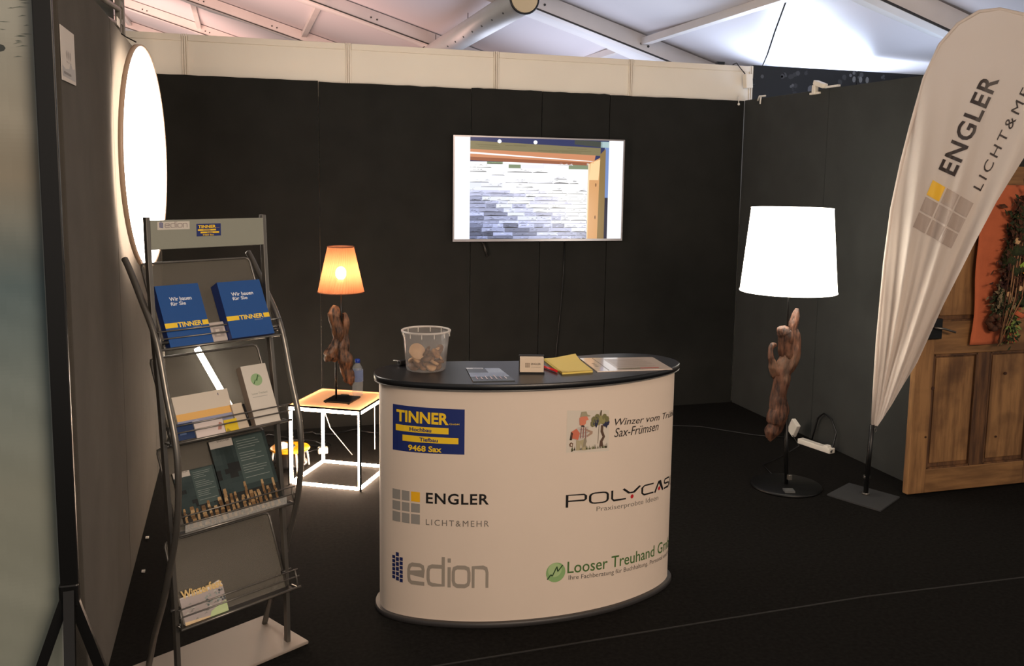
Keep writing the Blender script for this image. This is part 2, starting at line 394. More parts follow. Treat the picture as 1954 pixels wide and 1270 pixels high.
# round ventilation duct hanging under the roof
dt = thing('air_duct', (2.7, 2.9, 2.9), 'long round silver ventilation duct with slots, hanging under tent roof', 'duct')
ca, cb = Vector((2.745, 1.25, 3.15)), Vector((2.745, 7.5, 3.15)); r = .12
obj('duct_tube', MB().tube([ca, ca.lerp(cb, .5), cb], r, 32), pbr('duct_skin', (205, 203, 200), .42, metal=.35, var=.04, vscale=3), dt)
obj('end_cap', MB().cyl(ca+Vector((0, -.012, 0)), ca, r*.93, 32), pbr('cap_cream', (226, 202, 160), .6), dt, label='cream round end cap')
ring = MB(); n = 32
ring.tube([ca+Vector((math.cos(2*math.pi*i/n)*r, -.004, math.sin(2*math.pi*i/n)*r)) for i in range(n+1)], .009, 8)
obj('end_ring', ring, BLACKP, dt, label='black rubber ring round the end')
for i in range(9):
    y = 1.55+i*.36; t = R(218)
    p = Vector((ca.x+r*math.cos(t), y, ca.z+r*math.sin(t)))
    obj('slot', MB().box(p, (.006, .03, .016), Matrix.Rotation(-t, 3, 'Y')), BLACKP, dt, label='dark air slot')
bnd = MB()
for y in (5.2,): bnd.tube([(ca.x+math.cos(2*math.pi*i/24)*(r+.004), y, ca.z+math.sin(2*math.pi*i/24)*(r+.004)) for i in range(25)], .006, 6)
obj('strap', bnd, BLACKP, dt)
wrm = MB()
for y in (1.6, 3.2, 4.8, 6.4): obj('hanger', MB().cyl((ca.x, y, ca.z+r), (ca.x, y, zr(ca.x)-.02), .004, 6), STEELD, dt, label='thin wire hanger')

# neighbour partitions
npn = thing('printed_partition', (4.9, .03, 0), 'tall black printed partition with pale blossoms beyond right corner', 'partition')
for a, b in ((4.155, 5.06), (5.065, 5.9)):
    p = obj('panel', MB().bb((a, .0, 0), (b, .035, 2.555)), pbr('black_print', (9, 9, 10), .5), npn, bevel=.002)
fm = plane_map((4.155, 0, 0), (1, 0, 0), (0, 0, 1)); pr = Print(fm)
for i in range(34):
    u = .1+rnd.random()*1.5; v = 2.33+rnd.random()*.2; g = rnd.choice((28, 34, 44, 60, 84)); 
    for k in range(3): pr.disc((u+rnd.uniform(-.02, .02), v+rnd.uniform(-.015, .015)), rnd.uniform(.006, .02), (g, g, g+2), k, 9)
pr.disc((.075, 2.475), .014, (70, 70, 72), 4); pr.disc((.50, 2.40), .03, (80, 80, 84), 4, 7); pr.disc((.53, 2.385), .02, (110, 110, 112), 5, 7)
for u in (.62, .68, .74): pr.disc((u+.26, 2.49), .016, (96, 96, 96), 4, 9, .024)
pr.build('blossom_print', npn, label='grey blossom print')

# taller neighbour wall behind left wall, with post and tubes
sf = thing('scaffold_frame', (-.08, -1.2, 0), 'grey metal post with cross tubes rising behind the left wall', 'frame')
obj('post', MB().bb((-.085, -1.13, 0), (-.055, -1.09, 3.2)), STEEL, sf, bevel=.002)
obj('post', MB().bb((-.085, -1.235, 0), (-.06, -1.20, 3.2)), STEEL, sf, bevel=.002)
for z in (2.36, 2.435, 2.55, 2.75):
    obj('cross_tube', MB().cyl((-.07, -2.3, z-.05), (-.07, -1.2, z+.045), .012, 10), STEEL, sf)
for z in (2.42, 2.505, 2.62): obj('clamp', MB().box((-.07, -1.2, z), (.03, .05, .03)), STEEL, sf, bevel=.003)
obj('back_sheet', MB().bb((-.12, -2.6, 2.0), (-.105, -1.1, 3.2)), pbr('grey_green', (96, 98, 88), .7), sf)
obj('tape_piece', MB().box((-.03, -1.62, 2.36), (.002, .10, .035)), WHITE, sf, label='small white tape piece')

# pale printed display wall at far left, with a black stand in front of it
pw = thing('display_wall', (-.8, -3.42, 0), 'pale misty landscape print display wall at left edge', 'display board')
obj('frame_panel', MB().bb((-2.0, -3.40, .02), (-.052, -3.36, 2.9)), pbr('board_grey', (160, 165, 160), .6), pw)
fm = plane_map((-2.0, -3.40, .02), (1, 0, 0), (0, 0, 1)); pr = Print(fm)
nx, ny = 60, 240
import mathutils
for i in range(nx):
    for j in range(ny):
        u, v = (i+.5)/nx, (j+.5)/ny; z = .02+v*2.88; x = -2+u*1.945
        n = mathutils.noise.noise(Vector((x*1.3, 0, z*4.5)))*.5+mathutils.noise.noise(Vector((x*5, 3, z*16+x*9)))*.25
        base = [(172, 180, 166), (176, 182, 168), (150, 166, 162), (112, 136, 140), (178, 170, 150), (196, 198, 186)]
        key = [0.0, .8, 1.15, 1.38, 1.68, 2.1]
        k = max(q for q in range(6) if z >= key[q]); k2 = min(5, k+1)
        t = 0 if k == k2 else min(1, (z-key[k])/(key[k2]-key[k]))
        c = [(base[k][q]*(1-t)+base[k2][q]*t+n*34)*.80 for q in range(3)]
        u0, u1 = 1.945*i/nx, 1.945*(i+1)/nx
        pr.rect(u0, 2.88*j/ny, u1, 2.88*(j+1)/ny, [max(5, min(250, q)) for q in c], 0)
for i in range(22):
    u = 1.945-abs(rnd.gauss(0, .03)); z = rnd.uniform(1.95, 2.2); l = rnd.uniform(.015, .04); a = rnd.uniform(-.5, .1)
    pr.poly([(u, z), (u-l*.5, z+.0012), (u-l, z+a*l*.4), (u-l*.5, z-.0015)], (96, 104, 96), 1)
for (u, z, r_) in ((1.82, 1.97, .016), (1.86, 2.0, .02), (1.80, 1.975, .01)): pr.disc((u, z), r_, (52, 58, 56), 1, 9, r_*.55)
pr.build('landscape_print', pw, label='misty pale green landscape print')
st = thing('display_stand', (-.005, -3.47, 0), 'black flat pole stand with splayed feet at end of left wall', 'stand')
obj('pole', MB().bb((-.040, -3.475, .5), (.008, -3.455, 2.9)), BLACKM, st, bevel=.003)
obj('hub', MB().box((-.018, -3.468, .51), (.052, .03, .07)), BLACKM, st, bevel=.006)
for dx, dy in ((-.19, -.04), (.16, -.02), (.03, -.28)):
    l = obj('leg', MB().bar((-.018, -3.47, .53), (-.018+dx, -3.47+dy, .0), .028, .02, up=(0, 1, 0)), BLACKM, st, label='splayed black leg')
# A5 note
nt_ = thing('paper_note', (0.002, -3.22, 1.95), 'white paper note taped high on the left wall', 'note')
fm = plane_map((.002, -3.337, 1.95), (0, 1, 0), (0, 0, 1))
obj('sheet', MB().prism([(0, 0), (.235, .003), (.232, .153), (.002, .150)], fm, 0, .0015), pbr('paper', (214, 206, 198), .8), nt_)
pr = Print(plane_map((.0035, -3.337, 1.95), (0, 1, 0), (0, 0, 1)))
for a in (.09, .12, .15): pr.disc((a, .078), .010, (176, 168, 162), 1, 7, .013); pr.rect(a-.008, .056, a+.006, .059, (160, 150, 146), 1)
pr.poly([(.01, .012), (.225, .012), (.225, .05), (.18, .045), (.15, .06), (.12, .04), (.06, .035), (.01, .042)], (176, 172, 170), 0)
pr.rect(.03, .020, .15, .027, (120, 114, 110), 1)
pr.build('note_print', nt_)

# ================================================================ DISC LAMP on left wall
a0 = Vector((.030, -2.28, 1.757)); a1 = Vector((.122, -1.335, 1.757)); cc = (a0+a1)/2; D = (a1-a0).length/2
U = (a1-a0).normalized(); V = Vector((0, 0, 1)); N = U.cross(V).normalized()
if N.x < 0: N = -N
Mx = Matrix((U, V, N)).transposed(); RV = D*1.02
dl = thing('disc_wall_lamp', cc, 'large round white glowing disc lamp hanging at the left wall', 'lamp')
def ellip(prof, mb): return mb.lathe(prof, cc, 64, Mx)
obj('diffuser', ellip([(.0001, .012), (RV*.6, .012), (RV-.012, .010), (RV-.008, .004)], MB()), DISC, dl, label='glowing white round diffuser')
obj('rim', ellip([(RV-.008, .002), (RV-.006, .013), (RV, .012), (RV+.001, -.006), (RV-.015, -.010)], MB()), pbr('rim_beige', (206, 176, 150), .4), dl, label='slim beige rim')
obj('back_plate', ellip([(RV-.015, -.010), (RV*.9, -.016), (.0001, -.016)], MB()), DISCB, dl, label='softly lit back ring')
obj('hanging_wire', MB().tube([cc+V*RV+U*-.10, (.02, -1.83, 2.27), (-.02, -1.80, 2.30)], .003, 6), BLACKP, dl)

# ================================================================ TV
tv = thing('television', (2.487, -.03, 1.26), 'wide wall television showing a stone wall picture with white side bars', 'television')
tx0, tx1, tz0, tz1 = 1.861, 3.112, 1.257, 1.976
m = MB().bb((tx0, -.05, tz0), (tx1, -.02, tz1)); obj('housing', m, BLACKP, tv, bevel=.004)
f = MB(); b_ = .010
f.bb((tx0, -.056, tz0), (tx1, -.04, tz0+b_*1.6)); f.bb((tx0, -.056, tz1-b_), (tx1, -.04, tz1)); f.bb((tx0, -.056, tz0+b_*1.6), (tx0+b_, -.04, tz1-b_)); f.bb((tx1-b_, -.056, tz0+b_*1.6), (tx1, -.04, tz1-b_))
obj('bezel', f, pbr('silver_bezel', (176, 172, 176), .3, metal=.7), tv, label='thin silver bezel')
sw, sh = tx1-tx0-2*b_, tz1-tz0-b_*2.6
fm = plane_map((tx0+b_, -.051, tz0+b_*1.6), (1, 0, 0), (0, 0, 1))
pr = Print(lambda u, v, t: fm(u*sw, v*sh, t*.5))
pr.rect(0, 0, 1, 1, (250, 252, 255))
pr.rect(.088, 0, .912, 1, (34, 44, 92), 1)
pr.quad([(.70, .955), (.87, .93), (.87, .99), (.70, 1)], (60, 66, 60), 2)
pr.rect(.86, .93, .912, .99, (170, 196, 200), 2)
pr.rect(.885, .42, .912, .93, (116, 142, 196), 2); pr.rect(.885, 0, .912, .42, (24, 26, 54), 2)
pr.quad([(.088, .875), (.86, .845), (.86, .925), (.088, .965)], (128, 118, 84), 3)
for i in range(14):
    u = rnd.uniform(.1, .7); v = .93-.04*u+rnd.uniform(-.04, .02); pr.quad([(u, v), (u+.12, v-.004), (u+.12, v), (u, v+.004)], (108, 100, 68), 4)
pr.quad([(.088, .80), (.82, .765), (.83, .85), (.088, .885)], (206, 138, 98), 4)
pr.quad([(.088, .775), (.79, .745), (.80, .775), (.088, .81)], (150, 88, 58), 5)
pr.quad([(.088, .84), (.80, .785), (.82, .79), (.088, .858)], (255, 255, 255), 6)
# posts on right
pr.quad([(.785, 0), (.852, 0), (.862, .83), (.79, .765)], (216, 160, 104), 3)
pr.quad([(.85, 0), (.892, 0), (.892, .92), (.858, .86)], (138, 112, 66), 4)
pr.quad([(.793, .60), (.85, .60), (.86, .81), (.80, .775)], (255, 214, 160), 4)
for v in (.22, .55): pr.disc((.835, v), .004, (120, 76, 44), 5, 8, .02)
for u in (.255, .465): pr.disc((u, .965), .012, (250, 250, 255), 4, 10, .02)
# stone rows
v = 0.0; row = 0
while v < .765:
    h = rnd.uniform(.030, .044); u = .088-rnd.random()*.05
    while u < .785:
        w_ = rnd.uniform(.05, .15); ua, ub = max(u, .088), min(u+w_, .785)
        if ub > ua+.004:
            t = v/.765; lx = (ub-.088)/.7
            br = min(255, 128+170*t+84*lx+rnd.uniform(-55, 48)) if t < .62 else 255-rnd.random()*8
            if t > .90: br = rnd.choice((150, 250, 255, 255, 240))
            cl = [br*(.80+.20*min(1, t+lx*.7)), br*(.86+.14*min(1, t+lx*.7)), min(255, br*1.10)]
            if t > .9 and br < 200: cl = [br*.85, br*.95, br*.75]
            cl = [min(255, q) for q in cl]
            vt = min(.765, v+h)
            pr.rect(ua, v, ub, vt, cl, 3)
            # facets + joints
            if t < .62 or rnd.random() < .3:
                kk = rnd.uniform(.28, .72)
                pr.poly([(ua, v), (ub, v), (ub-.01, v+h*.18), (ua+.3*(ub-ua), v+h*.32*rnd.random()), (ua, v+h*.1)], [q*kk for q in cl], 4)
                for _ in range(9):
                    p0 = rnd.uniform(ua, ub-.01); q0 = v+h*rnd.uniform(.2, .7); dd = rnd.uniform(.01, .03)
                    kk = rnd.uniform(.66, 1.25); pr.poly([(p0, q0), (min(ub, p0+dd), q0+.002), (min(ub, p0+dd*.6), q0+h*rnd.uniform(.06, .3))], [min(255, q*kk) for q in cl], 5)
        u += w_
    v += h; row += 1
pr.quad([(.785, 0), (.79, 0), (.795, .765), (.785, .765)], (240, 214, 170), 6)
pr.build('screen', tv, SCREEN, label='lit screen picture of stacked stone wall and wooden beam')
obj('plug', MB().cyl((2.085, -.03, 1.245), (2.115, -.03, 1.15), .009, 8), STEELD, tv, label='dangling cable plug')
cb_ = MB().tube([(2.07, -.03, 1.26), (2.085, -.03, 1.235), (2.10, -.035, 1.19)], .004, 6)
cb_.tube([(2.684, -.018, 1.26), (2.68, -.018, 1.0), (2.66, -.018, .7), (2.638, -.018, .42), (2.64, -.02, .02)], .004, 6)
obj('power_cable', cb_, BLACKP, tv, label='thin black cable down the wall')

# ================================================================ COUNTER
half = [(1.583, -3.04), (1.32, -3.01), (1.10, -2.925), (.973, -2.82), (.951, -2.71), (1.0, -2.605), (1.13, -2.55), (1.33, -2.565), (1.583, -2.61)]
def outline(inset=0, n=14):
    P_ = [Vector(p) for p in half]+[Vector((3.166-x, y)) for x, y in half[-2:0:-1]]; N_ = len(P_); o = []
    for i in range(N_):
        a, b, c, d = P_[i-1], P_[i], P_[(i+1) % N_], P_[(i+2) % N_]
        for k in range(n):
            t = k/n; o.append(.5*((2*b)+(-a+c)*t+(2*a-5*b+4*c-d)*t*t+(-a+3*b-3*c+d)*t**3))
    if inset:
        M_ = len(o); q = []
        for i in range(M_):
            T = (o[(i+1) % M_]-o[i-1]).normalized(); q.append(o[i]+Vector((T.y, -T.x))*inset)
        o = q
    o = o[::-1]; o = o[-1:]+o[:-1]
    return o
def slab(z0, z1, inset, e=.003):
    m = MB(); A = outline(inset); B = outline(inset+e); n = len(A)
    vs = [(p.x, p.y, z0) for p in B]+[(p.x, p.y, z0+e) for p in A]+[(p.x, p.y, z1-e) for p in A]+[(p.x, p.y, z1) for p in B]
    fs = [(r*n+i, r*n+(i+1) % n, (r+1)*n+(i+1) % n, (r+1)*n+i) for r in range(3) for i in range(n)]
    return m.add(vs, fs, True).add([(p.x, p.y, z0) for p in B], [tuple(reversed(range(n)))]).add([(p.x, p.y, z1) for p in B], [tuple(range(n))])
CT = .945
ct = thing('promotion_counter', (1.583, -2.8, 0), 'white oval promotion counter with logos and black top', 'counter')
obj('base_plate', slab(0, .02, 0), pbr('base_grey', (52, 50, 50), .45), ct, label='dark grey base plate')
obj('counter_top', slab(CT-.022, CT, -.002), TOPB, ct, label='black counter top')
obj('top_edge', slab(CT-.026, CT-.0225, -.001), pbr('edge_silver', (150, 148, 144), .35, metal=.6), ct)
BO = outline(.018, 28); nB = len(BO)
CS = [0]
for i in range(nB): CS.append(CS[-1]+(BO[(i+1) % nB]-BO[i]).length)
LP = CS[-1]
import bisect
def cmap(s, z, t):
    s = s % LP; i = min(nB-1, bisect.bisect_right(CS, s)-1); a = BO[i]; b = BO[(i+1) % nB]; k = (s-CS[i])/(CS[i+1]-CS[i])
    p = a.lerp(b, k); T0 = (b-BO[i-1]).normalized(); T1 = (BO[(i+2) % nB]-a).normalized(); T = T0.lerp(T1, k).normalized()
    return Vector((p.x+T.y*t, p.y-T.x*t, z))
m = MB(); vs = [(p.x, p.y, .02) for p in BO]+[(p.x, p.y, CT-.026) for p in BO]
m.add(vs, [(i, (i+1) % nB, nB+(i+1) % nB, nB+i) for i in range(nB)], True)
obj('body_wrap', m, CREAM, ct, label='white printed body wrap')
INK = (22, 20, 20); NAVY = (26, 44, 110); YE = (246, 204, 40); GR = (150, 146, 140); GRT = (120, 112, 104)
# logo 1
def logo_tinner(pr, q, sc=1, nx=12):
    sub = lambda a0, b0, a1, b1: [pr.bil(q, a0, b0), pr.bil(q, a1, b0), pr.bil(q, a1, b1), pr.bil(q, a0, b1)]
    pr.quad(q, NAVY, 0, nx, 2)
    pr.text('TINNER', sub(.06, .645, .79, .90), YE, 3, bold=.035); pr.text('GmbH', sub(.80, .65, .93, .69), YE, 3)
    pr.quad(sub(.05, .44, .79, .575), YE, 2, 6, 1); pr.text('Hochbau', sub(.26, .465, .56, .55), NAVY, 4, bold=.02)
    pr.quad(sub(.155, .23, .92, .365), YE, 2, 6, 1); pr.text('Tiefbau', sub(.40, .255, .65, .34), NAVY, 4, bold=.02)
    pr.text('9468 Sax', sub(.24, .03, .70, .165), YE, 3, bold=.03)
pr = Print(cmap); logo_tinner(pr, [(-.626, .671), (-.341, .674), (-.341, .846), (-.625, .848)])
pr.build('blue_logo_print', ct, label='blue and yellow TINNER logo print')
# logo 2
def grid_logo(pr, q, w=.92, gy=(2, 2), grey=GR):
    for i in range(3):
        for j in range(3):
            g = .035
            a0, a1 = i/3+(g if i else 0)*.8, (i+1)/3-(g if i < 2 else 0)*.8; b0, b1 = j/3+(g if j else 0)*.8, (j+1)/3-(g if j < 2 else 0)*.8
            pr.quad([pr.bil(q, a0, b0), pr.bil(q, a1, b0), pr.bil(q, a1, b1), pr.bil(q, a0, b1)], (244, 184, 28) if (i, j) == gy else grey, 1, 4, 2)
pr = Print(cmap)
grid_logo(pr, [(-.627, .392), (-.510, .393), (-.510, .519), (-.627, .519)])
pr.text('ENGLER', [(-.486, .478), (-.248, .482), (-.248, .524), (-.486, .521)], INK, 1, bold=.02, spacing=1.1)
pr.text('LICHT&MEHR', [(-.486, .394), (-.247, .396), (-.247, .420), (-.486, .417)], GRT, 1, spacing=1.3)
pr.build('grid_logo_print', ct, label='grey squares with one yellow and black ENGLER lettering')
# logo 3: edion
def edion(pr, q, c=(156, 146, 134), tower=(26, 38, 92)):
    sub = lambda a0, b0, a1, b1: [pr.bil(q, a0, b0), pr.bil(q, a1, b0), pr.bil(q, a1, b1), pr.bil(q, a0, b1)]
    for col_, (hb, ht) in enumerate(((.10, .88), (.06, 1.0), (.03, .86))):
        n = 6
        for k in range(n):
            b0 = hb+(ht-hb)*k/n; b1 = hb+(ht-hb)*(k+.8)/n; a0 = .0+col_*.045; pr.quad(sub(a0, b0, a0+.036, b1), tower, 1)
    wd = .17
    def st(a0, a1, pts, closed=False):
        Q = sub(a0, 0, a1, .72); pr.stroke(pts, wd, c, 2, q=Q, closed=closed)
    w2 = lambda p: p
    st(.18, .36, [(1, .12), (.25, .12), (.12, .2), (.08, .35), (.08, .7), (.14, .85), (.28, .92), (.75, .92), (.9, .86), (.94, .7), (.94, .55), (.1, .55)])
    st(.385, .565, [(.94, 1.35), (.94, .12), (.3, .12), (.14, .18), (.08, .35), (.08, .7), (.14, .86), (.3, .92), (.9, .92)])
    st(.52, .70, [(.52, .05), (.52, .92)]); st(.52, .70, [(.52, 1.12), (.52, 1.3)])
    st(.64, .82, [(.30, .12), (.72, .12), (.9, .2), (.95, .35), (.95, .7), (.9, .86), (.72, .92), (.3, .92), (.13, .86), (.08, .7), (.08, .35), (.13, .2)], closed=True)
    st(.84, 1.0, [(.08, .05), (.08, .92), (.7, .92), (.88, .86), (.94, .7), (.94, .05)])
pr = Print(cmap); edion(pr, [(-.629, .148), (-.248, .150), (-.248, .280), (-.629, .272)])
pr.build('tower_logo_print', ct, label='grey rounded edion lettering with small blue tower')
# logo 4: winegrower drawing
pr = Print(cmap); Q = [(.048, .668), (.233, .655), (.229, .818), (.048, .832)]
pr.quad(Q, (214, 204, 190), 0, 6, 2)
B_ = lambda pts: [pr.bil(Q, a, b) for a, b in pts]
for i in range(46):
    a = .1+rnd.random()*.85; h = rnd.uniform(.03, .14)
    pr.poly(B_([(a-.012, .04+.05*a), (a+.012, .04+.05*a), (a+rnd.uniform(-.02, .02), .05+.05*a+h)]), rnd.choice(((74, 78, 40), (110, 112, 66), (50, 44, 30))), 2)
pr.poly(B_([(.1, .02), (.95, .08), (.93, .13), (.14, .07)]), (66, 60, 40), 1)
pr.poly(B_([(.22, .05), (.22, .34), (.44, .34), (.44, .05), (.36, .05), (.33, .22), (.30, .05)]), (176, 164, 130), 3)
pr.poly(B_([(.15, .32), (.13, .46), (.25, .60), (.36, .62), (.50, .62), (.46, .34), (.3, .28)]), (196, 188, 178), 4)
pr.poly(B_([(.12, .34), (.11, .50), (.22, .57), (.30, .46), (.26, .30)]), (206, 112, 86), 5)
pr.poly(B_([(.07, .30), (.10, .50), (.14, .46), (.12, .30)]), (60, 44, 34), 5)
for k in range(3):
    pr.poly(B_([(.30+k*.06, .34), (.32+k*.06, .34), (.34+k*.05, .60), (.32+k*.05, .60)]), (150, 100, 90), 6)
    pr.poly(B_([(.29, .38+k*.08), (.48, .39+k*.08), (.48, .40+k*.08), (.29, .39+k*.08)]), (120, 120, 130), 6)
pr.poly(B_([(.44, .56), (.60, .50), (.59, .44), (.46, .36), (.45, .40), (.54, .47), (.44, .51)]), (170, 140, 120), 5)
pr.poly(B_([(.29, .66), (.28, .82), (.36, .88), (.46, .86), (.50, .78), (.44, .76), (.43, .68), (.36, .63)]), (214, 128, 100), 5)
pr.poly(B_([(.30, .85), (.33, .97), (.44, .98), (.47, .90), (.54, .88), (.52, .86), (.40, .86)]), (160, 152, 126), 6)
pr.poly(B_([(.32, .62), (.40, .60), (.40, .64), (.34, .66)]), (70, 60, 60), 6)
pr.poly(B_([(.37, .12), (.40, .34), (.44, .36), (.46, .26), (.42, .14)]), (150, 140, 120), 4)
pr.poly(B_([(.08, .14), (.06, .20), (.1, .25), (.15, .22), (.14, .14)]), (120, 90, 70), 4); pr.poly(B_([(.10, .16), (.09, .20), (.12, .22), (.13, .17)]), (214, 204, 190), 5)
pr.poly(B_([(.76, .12), (.78, .26), (.84, .36), (.79, .48), (.80, .64), (.86, .64), (.85, .50), (.90, .36), (.84, .24), (.86, .12)]), (92, 70, 56), 4)
pr.poly(B_([(.72, .2), (.73, .2), (.78, .95), (.77, .95)]), (110, 96, 80), 3); pr.poly(B_([(.77, .8), (.80, .8), (.82, 1.0), (.79, 1.0)]), (96, 84, 60), 5)
for a, b, c in ((.62, .78, 0), (.70, .84, 0), (.78, .80, 1), (.88, .84, 0), (.94, .78, 0), (.84, .74, 1), (.66, .70, 2), (.90, .68, 2), (.95, .70, 2), (.69, .76, 2), (.74, .72, 1), (.6, .68, 0)):
    pt = pr.bil(Q, a, b); pr.disc(pt, .011, ((120, 116, 76), (150, 144, 96), (46, 48, 78))[c], 6, 7, .013)
for a, b in ((.68, .64), (.93, .62)): pr.poly(B_([(a-.05, b+.06), (a+.05, b+.06), (a, b-.06)]), (44, 46, 72), 7)
pr.text('Winzer vom Trübliweg', [(.257, .744), (.74, .712), (.74, .744), (.257, .780)], (52, 46, 42), 2, shear=.25)
pr.text('Sax-Frümsen', [(.257, .706), (.506, .695), (.506, .730), (.257, .742)], (52, 46, 42), 2, shear=.25)
pr.build('winegrower_logo_print', ct, label='small drawing of a person by a vine with italic lettering')
# logo 5: POLYCASE strokes
pr = Print(cmap)
def pq(i0, i1, lo=0, hi=1):
    s_a, s_b = .051+.645*i0, .051+.645*i1
    z = lambda s, b: (.458-.052*(s-.051))*(1-b)+(.503-.052*(s-.051))*b
    return [(s_a, z(s_a, lo)), (s_b, z(s_b, lo)), (s_b, z(s_b, hi)), (s_a, z(s_a, hi))]
ww = .10
def L_(i0, i1, pts, closed=False, w=.16): pr.stroke(pts, w, INK, 1, q=pq(i0, i1), closed=closed)
L_(0, .135, [(.06, -.15), (.06, .92), (.88, .92), (.97, .8), (.97, .5), (.88, .40), (.1, .40)], w=.12)
L_(.155, .29, [(x*.92+.04, y*.9+.05) for x, y in rr(.28, 3)], True, .12)
L_(.31, .425, [(.06, 1), (.06, .25), (.18, .08), (1, .08)], w=.13)
L_(.40, .545, [(.02, 1), (.35, .55), (.62, .55), (1.0, 1.02)], w=.14)
L_(.555, .675, [(1, .92), (.25, .92), (.08, .75), (.08, .25), (.25, .08), (1, .08)], w=.13)
L_(.69, .785, [(.0, .0), (.45, .95), (.55, .95), (1, .0)], w=.17)
L_(.80, .88, [(1, .92), (.15, .92), (.05, .8), (.05, .6), (.2, .52), (.85, .48), (.95, .4), (.95, .2), (.85, .08), (0, .08)], w=.15)
L_(.90, 1.0, [(1, .92), (.15, .92), (.05, .75), (.05, .25), (.15, .08), (1, .08)], w=.15); L_(.90, 1.0, [(.05, .5), (1, .5)], w=.15)
for i0, b in ((.475, .18), (.738, .28)): c_ = pr.bil(pq(i0, i0+.001), 0, b); pr.disc(c_, .0085, (190, 30, 40), 2, 12)
pr.text('Praxiserprobte Ideen', [(.184, .414), (.523, .392), (.523, .419), (.184, .438)], (130, 122, 114), 1)
pr.build('black_lettering_print', ct, label='black POLYCASE lettering with two red dots')
# logo 6
pr = Print(cmap); pr.disc((.016, .197), .0395, (140, 176, 116), 1, 28); pr.disc((.012, .207), .028, (170, 196, 140), 2, 24)
gp = [(-.018, .172), (-.004, .190), (.002, .184), (.020, .220), (.024, .200), (.044, .224)]
for a, b in zip(gp, gp[1:]): pr.stroke([a, b], .0045, (40, 70, 36), 3)
pr.text('Looser Treuhand GmbH', [(.064, .186), (.70, .150), (.70, .198), (.064, .234)], (76, 112, 58), 1, bold=.006)
pr.text('Ihre Fachberatung für Buchhaltung, Personal und Steuern', [(.070, .154), (.72, .112), (.72, .136), (.070, .178)], (96, 90, 84), 1)
pr.build('green_logo_print', ct, label='green round chart logo with green lettering')

# ---------------- items on the counter
def flat_sheet(name, q, z, th, mat, parent=None, **kw):
    m = MB().prism(q, lambda u, v, t: Vector((u, v, z+t)), 0, th); return obj(name, m, mat, parent, **kw)
bk = thing('plastic_bucket', (1.157, -2.69, CT), 'clear plastic bucket half full of wood slices on counter', 'bucket')
bc = Vector((1.157, -2.69, CT)); rb, rt_, bh = .077, .093, .157
m = MB().lathe([(rb-.004, .0), (rb, .004), (rb+.001, .01), (rt_-.002, bh-.012), (rt_+.004, bh-.010), (rt_+.005, bh), (rt_, bh+.001), (rt_-.003, bh-.004)], bc, 48)
obj('wall', m, PLASTIC, bk, label='clear tapered bucket wall')
obj('bottom', MB().lathe([(.001, .001), (rb-.002, .001), (rb-.002, .003), (.001, .003)], bc, 32), PLASTIC, bk)
m = MB().tube([bc+Vector((math.cos(a)*(rt_+.001), math.sin(a)*(rt_+.001), bh-.002)) for a in [2*math.pi*i/40 for i in range(41)]], .0038, 8)
obj('rim', m, mixtrans('rim_plastic', (232, 226, 220), .3, .3, translucent=.3), bk, label='thick milky rim')
for i in range(12):
    a = 2*math.pi*i/12+.15; p = bc+Vector((math.cos(a)*(rt_), math.sin(a)*(rt_), bh-.014)); obj('rim_rib', MB().box(p, (.002, .002, .018)), WHITE, bk)
CHIP = [woodmat('chip_wood', (120, 78, 40), (176, 126, 72), (90, 54, 28), 30, (1, 1, 1), .4), woodmat('chip_pale', (190, 146, 100), (214, 172, 126), (150, 100, 60), 30, (1, 1, 1), .3), woodmat('chip_dark', (80, 50, 26), (128, 88, 50), (50, 32, 18), 30, (1, 1, 1), .4)]
gi = 0
for lay in range(4):
    cnt = (9, 9, 8, 6)[lay]
    for k in range(cnt):
        a = 2*math.pi*(k+.4*lay)/cnt+rnd.uniform(-.15, .15); rad = (.050 if k % 3 else .022)
        c = bc+Vector((math.cos(a)*rad, math.sin(a)*rad, .017+lay*.017))
        rc = rnd.uniform(.018, .025); th = rnd.uniform(.008, .012)
        Mr = Matrix.Rotation(rnd.uniform(-.9, .9), 3, 'X') @ Matrix.Rotation(rnd.uniform(-.9, .9), 3, 'Y')
        m = MB().lathe([(.0005, -th/2), (rc*.95, -th/2), (rc, 0), (rc*.95, th/2), (.0005, th/2)], c, 14, Mr, rad=lambda j, t: 1+.08*math.sin(3*t))
        obj('wood_slice', m, CHIP[gi % 3], label='small brown wood slice in the clear bucket', cat='wood slice', group='wood slices in the bucket'); gi += 1
for c, rr_, tl, lb, mt in (((1.118, -2.715, 1.022), .034, (-1.05, .25), 'large pale round disc leaning on left side inside bucket', CHIP[1]), ((1.148, -2.70, 1.002), .030, (-.4, .35), 'brown round slice lying just under the large pale disc', CHIP[0]), ((1.176, -2.70, 1.008), .022, (-.3, -.1), 'orange-brown slice in the middle of the bucket', CHIP[0]), ((1.208, -2.69, 1.02), .024, (-.5, -.9), 'greenish slice standing against right side of bucket', CHIP[2])):
    Mr = Matrix.Rotation(-tl[0], 3, 'X') @ Matrix.Rotation(tl[1], 3, 'Y')
    m = MB().lathe([(.0005, -.003), (rr_*.97, -.003), (rr_, 0), (rr_*.97, .003), (.0005, .003)], c, 24, Mr)
    obj('wood_slice', m, mt if lb[0] != 'l' else pbr('pale_disc', (214, 176, 138), .6, var=.06, vscale=60), label=lb, cat='wood slice', group='wood slices in the bucket')
kf = thing('binder_clip', (1.075, -2.60, CT), 'small black metal clip lying left of the bucket', 'clip')
obj('clip_body', MB().box((1.078, -2.60, CT+.012), (.035, .022, .022), Matrix.Rotation(.4, 3, 'Z')), BLACKP, kf, bevel=.004)
